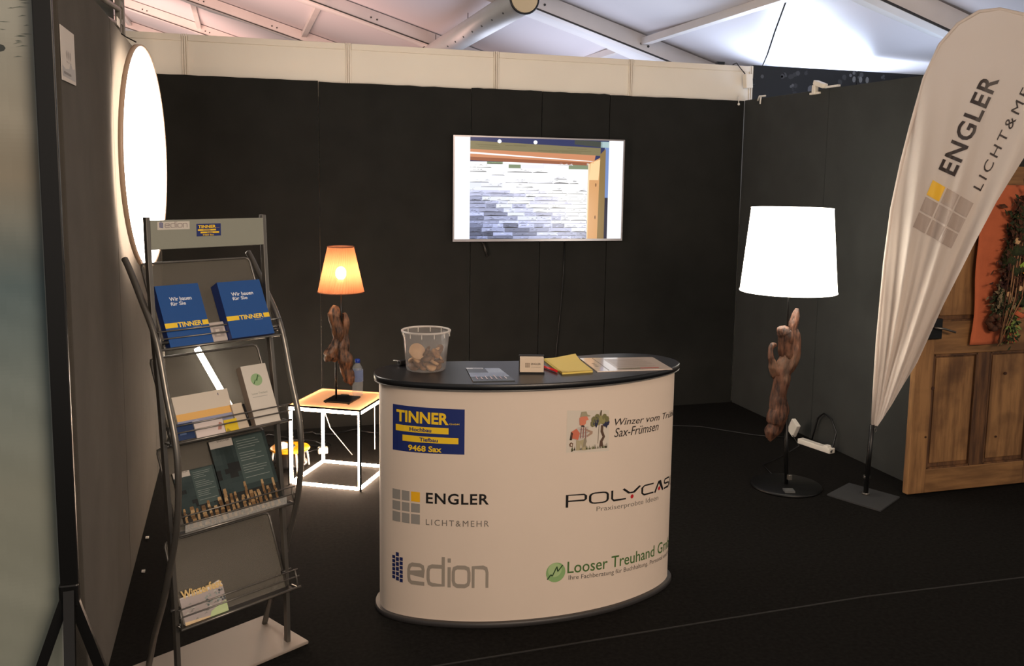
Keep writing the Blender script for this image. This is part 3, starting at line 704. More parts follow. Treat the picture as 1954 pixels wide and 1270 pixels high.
obj('clip_handle', MB().tube([(1.065, -2.605, CT+.018), (1.05, -2.612, CT+.024), (1.043, -2.60, CT+.022), (1.06, -2.592, CT+.018)], .002, 6), ALU, kf, label='shiny wire handle')
lf = thing('dark_brochure', (1.36, -2.85, CT), 'dark grey brochure with pale figures lying on counter', 'brochure')
q = [(1.281, -2.958), (1.437, -2.978), (1.44, -2.747), (1.312, -2.717)]
flat_sheet('cover', q, CT, .003, pbr('dark_paper', (56, 62, 66), .3), lf)
pr = Print(lambda u, v, t: Vector((u, v, CT+.003+t)))
qq = lambda a0, b0, a1, b1: [pr.bil(q, a0, b0), pr.bil(q, a1, b0), pr.bil(q, a1, b1), pr.bil(q, a0, b1)]
pr.quad(qq(0, .90, .5, 1), (190, 186, 180), 0); pr.quad(qq(0, .3, 1, .62), (84, 92, 98), 0); pr.quad(qq(.55, .62, 1, .98), (104, 110, 116), 0)
pr.text('ENGLER', qq(.2, .92, .48, .98), (60, 60, 60), 1)
for i in range(7): pr.quad(qq(.12+i*.12, .12, .15+i*.12, .12+rnd.uniform(.15, .3)), rnd.choice(((196, 150, 120), (206, 180, 160), (170, 110, 90))), 1)
pr.build('cover_print', lf, GLOSS)
ch = thing('card_holder', (1.54, -2.86, CT), 'small stand of cream business cards on counter', 'card holder')
cA = Vector((1.495, -2.852, CT)); cB = Vector((1.585, -2.876, CT)); du = (cB-cA).normalized(); dn = Vector((du.y, -du.x, 0))
if dn.y > 0: dn = -dn
fm = lambda u, v, t: cA+du*u+Vector((0, 0, v))+dn*t
obj('cards', MB().prism([(0, .004), (.092, .004), (.092, .062), (0, .062)], fm, -.03, 0), pbr('card_cream', (226, 206, 182), .6), ch, bevel=.001, label='stack of cream cards')
obj('holder', MB().prism([(-.003, 0), (.095, 0), (.095, .006), (-.003, .006)], fm, -.04, .006).prism([(-.003, 0), (.095, 0), (.095, .066), (-.003, .066)], fm, -.042, -.034), BLACKP, ch, label='dark holder')
pr = Print(fm, .0004); 
grid_logo(pr, [(.020, .024), (.038, .024), (.038, .042), (.020, .042)], grey=(166, 146, 126), gy=(9, 9))
pr.text('ENGLER', ((.043, .034), (.080, .042)), (90, 76, 64), 1, bold=.01); pr.text('LICHT&MEHR', ((.043, .024), (.080, .027)), (150, 136, 120), 1)
pr.build('card_print', ch)
np_ = thing('notepad', (1.72, -2.76, CT), 'yellow notepad lying open behind the card holder', 'notepad')
q = [(1.650, -2.905), (1.781, -2.896), (1.812, -2.615), (1.668, -2.628)]
flat_sheet('pad', q, CT, .007, pbr('yellow_paper', (226, 200, 104), .7), np_)
n = 8; vs = []
for i in range(n+1):
    for j in range(n+1):
        a, b = i/n, j/n; x = (q[0][0]*(1-a)+q[1][0]*a)*(1-b)+(q[3][0]*(1-a)+q[2][0]*a)*b; y = (q[0][1]*(1-a)+q[1][1]*a)*(1-b)+(q[3][1]*(1-a)+q[2][1]*a)*b
        vs.append((x, y, CT+.0085+.018*max(0, b-.6)**2*6*max(0, a-.3)))
obj('top_page', MB().add(vs, [(i*(n+1)+j, (i+1)*(n+1)+j, (i+1)*(n+1)+j+1, i*(n+1)+j+1) for i in range(n) for j in range(n)], True), pbr('yellow_page', (230, 204, 116), .7), np_, label='curled yellow top page')
obj('pen', MB().cyl((1.612, -2.745, CT+.006), (1.640, -2.87, CT+.006), .005, 10), pbr('red_plastic', (206, 26, 30), .3), label='red pen under the left edge of the yellow notepad', cat='pen')
cl = thing('laminated_sheet', (1.97, -2.78, CT), 'glossy laminated white price sheet on right part of counter', 'sheet')
q = [(1.800, -2.895), (2.115, -2.918), (2.142, -2.672), (1.826, -2.628)]
flat_sheet('sheet', q, CT, .003, pbr('laminate_white', (224, 208, 196), .12, coat=.6), cl)
pr = Print(lambda u, v, t: Vector((u, v, CT+.003+t)))
pr.quad(qq_ := [pr.bil(q, .3, .12), pr.bil(q, .93, .12), pr.bil(q, .93, .9), pr.bil(q, .3, .9)], (206, 190, 178), 0)
for i in range(9):
    b = .2+i*.075; pr.quad([pr.bil(q, .33, b), pr.bil(q, .33+rnd.uniform(.4, .56), b), pr.bil(q, .33+.5, b+.02), pr.bil(q, .33, b+.02)], (170, 156, 146), 1)
pr.quad([pr.bil(q, .3, .10), pr.bil(q, .6, .10), pr.bil(q, .6, .14), pr.bil(q, .3, .14)], (120, 112, 70), 1)
pr.quad([pr.bil(q, .6, .10), pr.bil(q, .85, .10), pr.bil(q, .85, .14), pr.bil(q, .6, .14)], (200, 70, 60), 1)
pr.quad([pr.bil(q, .16, .03), pr.bil(q, .17, .03), pr.bil(q, .17, .97), pr.bil(q, .16, .97)], (130, 120, 112), 1)
for b in (.35, .45, .55): pr.disc(pr.bil(q, .08, b), .008, (150, 140, 132), 1, 10)
pr.build('sheet_print', cl, GLOSS)

# ================================================================ LED CUBE TABLE
F_ = Vector((1.064, -1.358, 0)); Lc = Vector((.705, -1.150, 0)); e1 = (Lc-F_).normalized(); e2 = Vector((-e1.y, e1.x, 0))
if e2.y < 0: e2 = -e2
SD = .418; TZ = .452
lt = thing('light_cube_table', F_+e1*SD/2+e2*SD/2, 'cube side table with glowing light strip edges and pale top', 'side table')
C4 = [F_, F_+e1*SD, F_+e1*SD+e2*SD, F_+e2*SD]
th = .015
for i in range(4):
    p = C4[i]; inn = (F_+(e1+e2)*SD/2-p).normalized()
    obj('light_post', MB().bar(p+inn*.012+Vector((0, 0, .012)), p+inn*.012+Vector((0, 0, TZ-.012)), th, th, up=e1), LED, lt, label='glowing vertical edge', bevel=.003)
    fp = MB().bar(p-inn*.001, p-inn*.001+Vector((0, 0, TZ-.004)), .008, .008, up=e1); obj('post_edge', fp, BLACKM, lt, label='thin black outer corner profile')
    a, b = C4[i], C4[(i+1) % 4]; d = (b-a).normalized(); nn = Vector((-d.y, d.x, 0)); c_ = F_+(e1+e2)*SD/2
    if nn.dot(c_-a) < 0: nn = -nn
    for z in (.013, TZ-.021):
        obj('light_rail', MB().bar(a+d*.014+nn*.008+Vector((0, 0, z)), b-d*.014+nn*.008+Vector((0, 0, z)), th, th), LED, lt, label='glowing horizontal edge', bevel=.003)
    obj('top_trim', MB().bar(a+Vector((0, 0, TZ-.004)), b+Vector((0, 0, TZ-.004)), .005, .009), BLACKM, lt, label='thin dark rim of the top')
fm = lambda u, v, t: F_+e1*u+e2*v+Vector((0, 0, TZ-.009+t))
obj('table_top', MB().prism([(.004, .004), (SD-.004, .004), (SD-.004, SD-.004), (.004, SD-.004)], fm, 0, .008), FROST, lt, label='frosted pale top plate')
wc = MB().tube([C4[2]+Vector((0, 0, .36)), C4[2]+Vector((.05, .03, .2)), C4[2]+Vector((.18, .05, .02))], .0025, 6)
wc2 = MB().tube([C4[3]+Vector((-.08, .01, .44)), C4[3]+Vector((-.08, .01, .12))], .0025, 6)
obj('white_cord', wc, WHITE, lt, label='thin white cord'); obj('white_cord', wc2, WHITE, lt, label='thin white cord')
TT = TZ-.001
# table lamp
lc = Vector((.995, -1.12, TT))
tl = thing('table_lamp', lc, 'driftwood table lamp with brown pleated shade on glowing cube table', 'table lamp')
fm2 = lambda u, v, t: lc+e1*u+e2*v+Vector((0, 0, t))
obj('base', MB().prism([(-.077, -.077), (.077, -.077), (.077, .077), (-.077, .077)], fm2, .004, .014), BLACKM, tl, bevel=.002, label='square black base plate')
for a in (-1, 1):
    for b in (-1, 1): obj('foot', MB().cyl(fm2(.068*a, .068*b, 0), fm2(.068*a, .068*b, .005), .005, 8), BLACKM, tl)
ly = -1.12
obj('rod', MB().cyl((.962, ly, TT+.012), (.962, ly, .80), .0055, 10), BLACKM, tl, label='thin black rod below the wood')
obj('rod', MB().cyl((.994, ly-.012, .76), (.994, ly-.006, 1.09), .0052, 10), BLACKM, tl, label='thin black rod above the wood')
def drift(mb, pts, rs, seed, seg=26, sq=.8, amp=.22):
    P_ = [Vector(p) for p in pts]; pp = []; rr2 = []
    n = len(P_); K = 11; nz = mathutils.noise.noise
    for i in range(n-1):
        a, b, c, d = P_[max(i-1, 0)], P_[i], P_[i+1], P_[min(i+2, n-1)]
        for k in range(K):
            t = k/K; q = .5*((2*b)+(-a+c)*t+(2*a-5*b+4*c-d)*t*t+(-a+3*b-3*c+d)*t**3)
            q = q+Vector((nz(Vector((seed, (i+t)*.9, 0))), 0, 0))*rs[i]*.35
            pp.append(q); rr2.append((rs[i]*(1-t)+rs[i+1]*t)*(1+.18*nz(Vector((seed+9, (i+t)*1.1, 4)))))
    pp.append(P_[-1]); rr2.append(rs[-1])
    def f_(i, k, t):
        c, s_ = math.cos(t), math.sin(t); w = i*.03
        return 1+amp*1.5*nz(Vector((c*1.2+seed, s_*1.2, i*.035)))+.15*nz(Vector((c*3.4+w, s_*3.4, i*.05+seed)))-.16*abs(nz(Vector((c*6+seed, s_*6, i*.11))))+.05*nz(Vector((c*8, s_*8, i*.3)))
    return mb.tube(pp, rr2, seg, sq, rad=f_, flatdir=Vector((1, 0, 0)))
def zx(px, py): return (.994+(px-651)*.00287, ly, 1.31-(py-470)*.002865)   # lamp local sketch grid -> metres
def zp(px, py, dy=0): x, y, z = zx(px, py); return (x, y+dy, z)
m = MB()
drift(m, [zp(642, 583), zp(639, 600), zp(643, 625), zp(645, 650), zp(640, 668), zp(632, 680), zp(627, 690)], [.014, .036, .036, .033, .040, .044, .022], 1.3)
drift(m, [zp(656, 598, .01), zp(659, 612, .01), zp(658, 640, .005), zp(654, 665), zp(658, 690, -.01), zp(660, 710, -.01), zp(665, 725, -.01), zp(664, 735, -.01)], [.008, .024, .026, .040, .036, .032, .038, .020], 5.1)
wd_ = obj('driftwood', m, DRIFT, tl, label='knotty brown piece of driftwood')
def shadep(prof, c, seg, plt=0, n=0):
    return MB().lathe(prof, c, seg, rad=(lambda j, t: 1+plt*math.sin(n*t)) if plt else None)
sc_ = Vector((.994, ly, 0))
m = MB(); seg = 144
for j in range(9):
    pass
vs = []; rows = 9
for j in range(rows+1):
    f_ = j/rows; r_ = .124*(1-f_)+.070*f_; z = 1.062*(1-f_)+1.31*f_
    for k in range(seg):
        t = 2*math.pi*k/seg+f_*.35; q = r_*(1+.018*math.sin(2*math.pi*k/3)); vs.append(sc_+Vector((q*math.cos(t), q*math.sin(t), z)))
m.add(vs, [(j*seg+k, j*seg+(k+1) % seg, (j+1)*seg+(k+1) % seg, (j+1)*seg+k) for j in range(rows) for k in range(seg)], False)
obj('lamp_shade', m, SHADE, tl, label='brown pleated fabric shade, glowing')
m = MB()
for r_, z in ((.125, 1.062), (.071, 1.31)): obj('shade_trim', MB().tube([sc_+Vector((r_*math.cos(2*math.pi*i/48), r_*math.sin(2*math.pi*i/48), z)) for i in range(49)], .0028, 6), pbr('brown_trim', (104, 56, 34), .7), tl)
obj('bulb', MB().ball(sc_+Vector((0, 0, 1.165)), .029, 16, 10, 1.25), BULB, tl, label='glowing bulb')
obj('socket', MB().lathe([(.010, 1.075), (.017, 1.085), (.017, 1.13), (.012, 1.14)], sc_, 16, closed=True), WHITE, tl)
cbm = MB().box(lc+Vector((.02, .075, .010)), (.05, .03, .012), Matrix.Rotation(-.5, 3, 'Z'))
obj('cord_switch', cbm, BLACKP, tl, bevel=.004, label='black cord switch behind the base')
# bottle
bo = Vector((1.093, -1.02, TT)); bt = thing('water_bottle', bo, 'clear water bottle with blue cap behind table lamp', 'bottle')
obj('bottle_body', MB().lathe([(.001, .002), (.025, 0), (.030, .006), (.031, .03), (.0295, .04), (.031, .05), (.031, .12), (.029, .13), (.031, .14), (.030, .155), (.022, .175), (.013, .188), (.012, .196)], bo, 28), GLASS, bt, label='clear ribbed bottle body')
obj('cap', MB().lathe([(.0135, .192), (.0145, .194), (.0145, .210), (.012, .213), (.001, .213)], bo, 20), pbr('blue_cap', (28, 62, 168), .35), bt, label='blue cap')
obj('label_band', MB().lathe([(.0315, .085), (.0317, .087), (.0317, .150), (.0312, .152)], bo, 28), mixtrans('blue_label', (96, 128, 190), .45, .4), bt, label='pale blue label band')
# cable reel
rc = Vector((.722, -.86, 0)); rl = thing('cable_reel', rc, 'yellow and black cable reel on floor behind glowing table', 'cable reel')
obj('reel_disc', MB().lathe([(.028, .118), (.108, .118), (.114, .124), (.108, .132), (.028, .132)], rc, 36), YELR, rl, label='yellow reel disc')
obj('drum', MB().lathe([(.001, .03), (.095, .03), (.098, .045), (.085, .06), (.085, .112), (.001, .115)], rc, 28), BLACKP, rl, label='black wound cable')
m = MB()
for a in (.4, 1.9, 3.5, 5.0): obj('reel_leg', MB().tube([rc+Vector((.10*math.cos(a), .10*math.sin(a), .118)), rc+Vector((.112*math.cos(a), .112*math.sin(a), .06)), rc+Vector((.118*math.cos(a), .118*math.sin(a), .004))], .006, 6), ALUW, rl, label='pale metal leg')
obj('reel_hub', MB().lathe([(.028, .12), (.030, .14), (.001, .145)], rc, 20), BLACKP, rl)
obj('crank_knob', MB().cyl(rc+Vector((.07, -.02, .13)), rc+Vector((.07, -.02, .155)), .008, 8), ALU, rl)
obj('plug', MB().box(rc+Vector((-.045, -.03, .150)), (.05, .05, .035), Matrix.Rotation(.4, 3, 'Z')), WHITE, rl, bevel=.008, label='pale plug on top of the disc')
for x, y, lb in ((.56, -.50, 'white plug adapter on floor left of the yellow reel'), (.93, -.60, 'small white plug on floor behind glowing table corner')):
    pl = thing('plug_adapter', (x, y, 0), lb, 'plug'); obj('plug_body', MB().box((x, y, .02), (.06, .04, .04)), WHITE, pl, bevel=.006)
    obj('plug_cord', MB().tube([(x, y, .03), (x+.03, y+.05, .06), (x+.06, y+.12, .01)], .003, 6), BLACKP, pl)
m = MB()
cp = []
for i in range(30): cp.append((.55+.030*i+.02*math.sin(i*1.3), -.20+.05*math.sin(i*.7), .006+.012*abs(math.sin(i*.5))))
obj('floor_cable', m.tube(cp, .005, 6), BLACKP, label='tangled black cable along foot of the back wall', cat='cable')
m = MB(); cp = []
for i in range(24): a = i*.5; cp.append((.78+.17*math.cos(a)*(1-.01*i), -.55+.12*math.sin(a), .008+i*.0025))
obj('floor_cable', m.tube(cp, .005, 6), BLACKP, label='coiled black cable behind the yellow reel', cat='cable')
# slanted LED bar
lb_ = thing('led_bar_lamp', (.30, -.10, .4), 'slanted glowing white light bar seen through the brochure rack', 'lamp')
obj('light_tube', MB().tube([(.195, -.085, .59), (.293, -.085, .392), (.388, -.085, .2)], .019, 14), LEDN, lb_, label='glowing tube')
obj('wall_mount', MB().bar((.20, -.035, .58), (.383, -.035, .21), .02, .045, up=(0, 1, 0)), BLACKM, lb_)

# ================================================================ FLOOR LAMP
fb = Vector((3.375, -1.865, 0)); fl_ = thing('floor_lamp', fb, 'driftwood floor lamp with large glowing white shade', 'floor lamp')
obj('base', MB().lathe([(.001, 0), (.192, 0), (.196, .004), (.194, .012), (.186, .016), (.001, .018)], fb, 48), BLACKM, fl_, label='round black base')
obj('rod', MB().cyl(fb+Vector((0, 0, .016)), (3.352, -1.865, .42), .011, 12), BLACKM, fl_, label='lower black rod')
obj('rod', MB().cyl((3.325, -1.875, .86), (3.322, -1.865, 1.30), .005, 10), BLACKM, fl_, label='thin upper black rod')
obj('base_tag', MB().box((3.31, -1.99, .024), (.055, .05, .010), Matrix.Rotation(-.3, 3, 'Z')), pbr('grey_tag', (96, 98, 98), .3), fl_, label='small grey tag on the base')
obj('rod_clamp', MB().box((3.38, -1.885, .06), (.022, .022, .03)), STEEL, fl_, bevel=.003)
def fp_(cx, cy, dy=0):   # sketch grid of the wood piece -> metres in the lamp's plane
    x = 1380+cx/2.19; y = 380+cy/2.19
    return (3.335+(x-1507)*.00316, -1.865+dy, 1.006-(y-590)*.00292)
m = MB()
drift(m, [fp_(312, 456), fp_(305, 490), fp_(298, 540), fp_(302, 590), fp_(296, 640, .0), fp_(272, 700), fp_(256, 760), fp_(252, 820), fp_(256, 880), fp_(248, 930), fp_(228, 975), fp_(218, 1005)],
      [.008, .030, .032, .044, .050, .056, .046, .044, .060, .062, .042, .014], 2.2, 28, .75, .2)
drift(m, [fp_(240, 528, -.02), fp_(248, 550, -.02), fp_(262, 590, -.015), fp_(276, 640, -.005), fp_(275, 680)], [.022, .046, .044, .042, .02], 8.3, 24, .9, .26)
drift(m, [fp_(226, 603, -.01), fp_(210, 606, -.01), fp_(200, 628, -.01), fp_(203, 660, -.01), fp_(218, 690, -.005), fp_(236, 725, 0), fp_(244, 770, 0)], [.008, .015, .015, .018, .026, .032, .02], 4.4, 20, .9, .2)
obj('driftwood', m, DRIFT2, fl_, label='tall curved driftwood piece with a hook')
fc = Vector((3.322, -1.865, 0))
m = MB(); m.lathe([(.258, 1.108), (.257, 1.11), (.2155, 1.556), (.214, 1.558), (.213, 1.556), (.255, 1.108)], fc, 64)
obj('lamp_shade', m, LAMPW, fl_, label='large tapered white shade, lit')
m = MB()
for r_, z in ((.2575, 1.108), (.2148, 1.558)): obj('shade_ring', MB().tube([fc+Vector((r_*math.cos(2*math.pi*i/56), r_*math.sin(2*math.pi*i/56), z)) for i in range(57)], .003, 6), LAMPW, fl_)
m = MB()
for a in (0, 2.09, 4.19): obj('shade_arm', MB().cyl(fc+Vector((0, 0, 1.30)), fc+Vector((.213*math.cos(a), .213*math.sin(a), 1.54)), .0025, 6), STEEL, fl_)
obj('bulb', MB().ball(fc+Vector((0, 0, 1.34)), .035, 14, 8), LAMPW, fl_)
# power strip with cable
psx = thing('power_strip', (3.97, -1.22, 0), 'white power strip lying on floor by right wall', 'power strip')
Mz = Matrix.Rotation(math.atan2(-1.367+1.109, 3.999-3.941), 3, 'Z')
obj('strip_body', MB().box((3.985, -1.26, .018), (.27, .05, .034), Mz), WHITE, psx, bevel=.005)
obj('plug', MB().box((4.01, -1.345, .03), (.035, .035, .03), Mz), WHITE, psx, bevel=.004)
cp = [(4.0, -1.40, .015), (4.04, -1.36, .04), (4.06, -1.36, .13), (4.06, -1.30, .20), (4.06, -1.22, .215), (4.06, -1.16, .17), (4.06, -1.13, .08), (4.05, -1.12, .01)]
obj('cable_loop', MB().tube(cp, .006, 8), BLACKP, psx, label='black cable loop leaning on wall')
ad = thing('white_adapter', (3.94, -1.03, 0), 'white adapter box tilted against right wall behind floor lamp', 'adapter')
obj('box', MB().box((3.97, -1.03, .075), (.03, .075, .10), Matrix.Rotation(.5, 3, 'X')), WHITE, ad, bevel=.004)
obj('adapter_cord', MB().tube([(3.95, -1.05, .03), (3.90, -1.2, .006), (3.7, -1.35, .006), (3.45, -1.5, .006), (3.40, -1.7, .006)], .003, 6), BLACKP, ad)
m = MB().tube([(2.35, -.25, .005), (2.8, -.32, .005), (3.2, -.5, .005), (3.5, -.62, .005), (3.75, -.9, .005), (3.92, -1.0, .005)], .004, 6)
obj('floor_cable', m, pbr('cable_dark', (22, 22, 22), .5), label='black cable on floor running to the right wall adapter', cat='cable')

# ================================================================ FLAG
FPt = Vector((3.715, -2.11, 0)); fu = Vector((math.cos(R(40)), -math.sin(R(40)), 0)); fn = Vector((-math.sin(R(40)), -math.cos(R(40)), 0))
fg = thing('feather_flag', FPt, 'tall white feather flag with black lettering on black foot plate', 'flag')
q = [(3.509, -2.054), (3.631, -2.342), (3.875, -2.19), (3.75, -1.919)]
obj('base_plate', MB().prism(q, lambda u, v, t: Vector((u, v, t)), 0, .008), pbr('plate_grey', (56, 57, 58), .55), fg, label='flat dark grey foot plate')
outl = [(.017, .402), (.015, .61), (.015, .866), (.026, 1.287), (.043, 1.563), (.076, 1.807), (.109, 1.994), (.156, 2.23), (.218, 2.396), (.295, 2.495), (.385, 2.549), (.477, 2.556), (.58, 2.526), (.688, 2.452), (.766, 2.313), (.798, 2.176)]
rt = [(.036, .396), (.099, .519), (.212, .771), (.317, 1.084), (.441, 1.415), (.522, 1.615), (.631, 1.837), (.754, 2.027), (.798, 2.176)]
def interp(tab, z, iz=1, io=0):
    for a, b in zip(tab, tab[1:]):
        if a[iz] <= z <= b[iz] or a[iz] >= z >= b[iz]:
            if abs(b[iz]-a[iz]) < 1e-6: return a[io]
            return a[io]+(b[io]-a[io])*(z-a[iz])/(b[iz]-a[iz])
    return None
leftT = outl[:12]; rightT = rt+[(.766, 2.313), (.688, 2.452), (.58, 2.526), (.477, 2.556)]
def fold(u, z):
    # tension folds radiating from the lower tip
    if z < .39: return 0
    ang = (u-.01)/(z-.25)
    k = mathutils.noise.noise(Vector((ang*9, .3, z*.7)))*.026+.016*math.sin(ang*46+1.0+z*1.2)*min(1, (z-.38)*1.8)
    k += .008*math.sin(ang*95+z*3)
    return 1.8*k*max(.12, min(1, (2.45-z)/1.1))*min(1, (z-.37)*2.2)
def fmap(u, z, t): 
    return FPt+fu*u+Vector((0, 0, z))+fn*(t+fold(u, z)+.03)
m = MB(); NZ, NU = 150, 44; vs = []
for j in range(NZ+1):
    z = .403+(2.554-.403)*j/NZ; l = interp(leftT, z); r_ = interp(rightT, z)
    for i in range(NU+1): vs.append(fmap(l+(r_-l)*i/NU, z, 0))
m.add(vs, [(j*(NU+1)+i, j*(NU+1)+i+1, (j+1)*(NU+1)+i+1, (j+1)*(NU+1)+i) for j in range(NZ) for i in range(NU)], True)
obj('flag_cloth', m, FLAGM, fg, label='white flag cloth with diagonal folds')
hem = [FPt+fu*(u-.004)+Vector((0, 0, z))+fn*.03 for u, z in outl[:16]]
obj('pole_sleeve', MB().tube(hem, .0085, 8), FLAGM, fg, label='white sleeve over the bent pole')
obj('ground_pole', MB().cyl(FPt+Vector((0, 0, .008)), FPt+fn*.03+fu*.012+Vector((0, 0, .41)), .013, 12), BLACKM, fg, label='black lower pole')
obj('pole_joint', MB().cyl(FPt+Vector((0, 0, .10)), FPt+Vector((0, 0, .115)), .018, 12), STEEL, fg)
obj('base_bolt', MB().cyl(FPt+Vector((0, 0, .008)), FPt+Vector((0, 0, .02)), .02, 10), STEEL, fg)
obj('tie_ring', MB().tube([FPt+fu*.03+fn*.045+Vector((.006*math.cos(a), 0, .385+.012*math.sin(a))) for a in [i*.63 for i in range(11)]], .0015, 6), STEEL, fg)
pr = Print(lambda u, v, t: fmap(u, v, t+.002), maxe=.016)
DK = (48, 36, 32)
pr.text('ENGLER', [(.327, 1.738), (.497, 2.216), (.42, 2.248), (.247, 1.776)], DK, 1, bold=.02, spacing=1.1)
pr.text('LICHT&MEHR', [(.452, 1.666), (.690, 2.305), (.655, 2.325), (.415, 1.687)], DK, 1, spacing=1.3)
gq = [(.147, 1.479), (.335, 1.373), (.423, 1.605), (.226, 1.72)]
for i in range(3):
    for j in range(3):
        g = .02; a0, a1 = i/3+(g if i else 0), (i+1)/3-(g if i < 2 else 0); b0, b1 = j/3+(g if j else 0), (j+1)/3-(g if j < 2 else 0)
        pr.quad([pr.bil(gq, a0, b0), pr.bil(gq, a1, b0), pr.bil(gq, a1, b1), pr.bil(gq, a0, b1)], (240, 190, 50) if (i, j) == (0, 2) else (176, 160, 150), 1, 10, 10)
pr.build('flag_print', fg, label='black ENGLER lettering and grey squares, one yellow')

# ================================================================ OLD DOOR
dY = -2.165; dx0, dx1, dzt = 3.925, 4.83, 1.80
od = thing('old_wooden_door', (4.38, -2.2, 0), 'old pine panel door leaning at end of right wall behind flag', 'door')
obj('stile', MB().bb((dx0, dY-.02, .012), (dx0+.115, dY+.02, dzt)), PINE, od, bevel=.004)
obj('stile', MB().bb((dx1-.115, dY-.02, .012), (dx1, dY+.02, dzt)), PINE, od, bevel=.004)
for z0, z1 in ((.012, .145), (.785, .965), (1.68, dzt)): obj('rail', MB().bb((dx0+.115, dY-.019, z0), (dx1-.115, dY+.019, z1)), PINER, od, bevel=.004)
for z0, z1 in ((.145, .785), (.965, 1.68)):
    obj('centre_stile', MB().bb((4.335, dY-.018, z0), (4.42, dY+.018, z1)), PINED, od, bevel=.003)
    for a, b in ((dx0+.115, 4.335), (4.42, dx1-.115)):
        obj('door_panel', MB().bb((a, dY-.004, z0), (b, dY+.004, z1)), PINED, od)
        obj('raised_field', MB().bb((a+.025, dY-.012, z0+.03), (b-.018, dY-.003, z1-.02)), PINE, od, bevel=.006)
        mm = MB()
        for p0, p1 in (((a+.005, z0+.005), (b-.005, z0+.005)), ((a+.005, z1-.005), (b-.005, z1-.005)), ((a+.005, z0), (a+.005, z1)), ((b-.005, z0), (b-.005, z1))):
            mm.bar((p0[0], dY-.012, p0[1]), (p1[0], dY-.012, p1[1]), .01, .012, up=(0, 1, 0))
        obj('moulding', mm, PINED, od, label='dark panel moulding')
lk = obj('rim_lock', MB().bb((dx0+.012, dY-.045, .875), (dx0+.135, dY-.02, .985)), BLACKM, od, bevel=.004, label='black iron rim lock')
obj('door_handle', MB().tube([(dx0+.07, dY-.045, .94), (dx0+.07, dY-.075, .942), (dx0+.12, dY-.08, .935), (dx0+.19, dY-.078, .915)], .006, 8), STEEL, lk, label='grey lever handle')
for x, z, r_ in ((4.045, .60, .010), (4.53, .66, .009), (4.50, .30, .006), (4.02, .33, .006)): obj('knot', MB().cyl((x, dY-.0235, z), (x, dY-.02, z), r_, 10), pbr('knot_dark', (62, 34, 18), .8), od)
# orange strip
q = [(4.195, .835), (4.375, .832), (4.53, .845), (4.545, 1.1), (4.545, 1.60), (4.545, 1.72), (4.20, 1.72), (4.19, 1.2)]
m = MB(); n1, n2 = 10, 40; vs = []
for j in range(n2+1):
    z = .835+(1.70-.835)*j/n2
    for i in range(n1+1):
        x = 4.25+.315*i/n1+.006*math.sin(z*14)*(1 if i in (0, n1) else .3); vs.append((x, dY-.045+.006*math.sin(x*22+z*5), z))
m.add(vs, [(j*(n1+1)+i, j*(n1+1)+i+1, (j+1)*(n1+1)+i+1, (j+1)*(n1+1)+i) for j in range(n2) for i in range(n1)], True)
o = obj('orange_runner', m, ORANGE, label='orange felt strip hanging on the old door', cat='cloth'); so = o.modifiers.new('s', 'SOLIDIFY'); so.thickness = .003
# garland
GX = .03
gl = thing('dried_garland', (4.40, dY-.08, .85), 'dark moss garland with sunflower on the orange strip', 'garland')
gy = dY-.095
def ringm(c, R_, r_, seed, n=22):
    pts = [(c[0]+R_*math.cos(2*math.pi*i/n)*.9, gy+.012*math.sin(i*1.7+seed), c[1]+R_*math.sin(2*math.pi*i/n)) for i in range(n+1)]
    return MB().tube(pts, r_, 8, rad=lambda i, k, t: 1+.35*mathutils.noise.noise(Vector((k*1.7, i*1.3, seed))))
for c, R_, r_, mt, lb in (((4.465, 1.30), .060, .036, MOSS, 'dark green moss ring'), ((4.52, 1.11), .046, .024, MOSS, 'small green moss ring'), ((4.35, .965), .035, .016, MOSSB, 'small red-brown ring')):
    obj('moss_ring', ringm(c, R_, r_, rnd.random()*9), mt, gl, label=lb)
def tuft(c, n, sp, mats, name, size, lab=None):
    for mi, mt in enumerate(mats):
        m = MB()
        for i in range(n):
            p = Vector((c[0]+GX+rnd.gauss(0, sp[0]), gy+rnd.uniform(-.03, .02), c[1]+rnd.gauss(0, sp[1])))
            a = rnd.uniform(0, 6.28); l = size*rnd.uniform(.7, 1.7); w = l*.4; d = Vector((math.cos(a), rnd.uniform(-.5, .3), math.sin(a))).normalized(); s_ = Vector((-d.z, 0, d.x)).normalized()
            m.add([p, p+d*l*.5+s_*w*.5, p+d*l, p+d*l*.5-s_*w*.5+Vector((0, -.004, 0))], [(0, 1, 2, 3)])
        obj(name, m, mt, gl, label=lab, kind='stuff')
tuft((4.43, 1.47), 200, (.028, .08), [MOSS, MOSSB], 'leaf_tuft', .035, 'dark dry leaves at the top')
tuft((4.41, 1.20), 200, (.045, .07), [MOSSB, pbr('dark_berry', (58, 26, 22), .8, var=.3)], 'leaf_tuft', .03, 'brown dry leaves in the middle')
tuft((4.37, 1.07), 150, (.035, .04), [MOSS, pbr('dusty_grey', (128, 112, 84), .9, var=.3)], 'leaf_tuft', .03, 'dusty green leaves')
tuft((4.43, .95), 80, (.02, .05), [MOSS, pbr('pale_green', (120, 140, 70), .8)], 'leaf_tuft', .028, 'green leaves at the bottom')
for i in range(9):
    x = 4.38+.014*i; dz = rnd.uniform(-.03, .03)
    pts = [(x+.05, gy-.01, 1.52+dz), (x+.02+.01*math.sin(i), gy-.03, 1.3), (x+.012*math.sin(i*2), gy-.035, 1.1), (4.405+rnd.uniform(-.03, .03), gy-.01, .83+rnd.uniform(0, .05))]
    obj('twig', MB().tube(pts, .0035, 6), pbr('twig_pale', (150, 110, 76), .8) if i % 2 else MOSSB, gl, label='pale twisted twig' if i % 2 else 'dark twig')
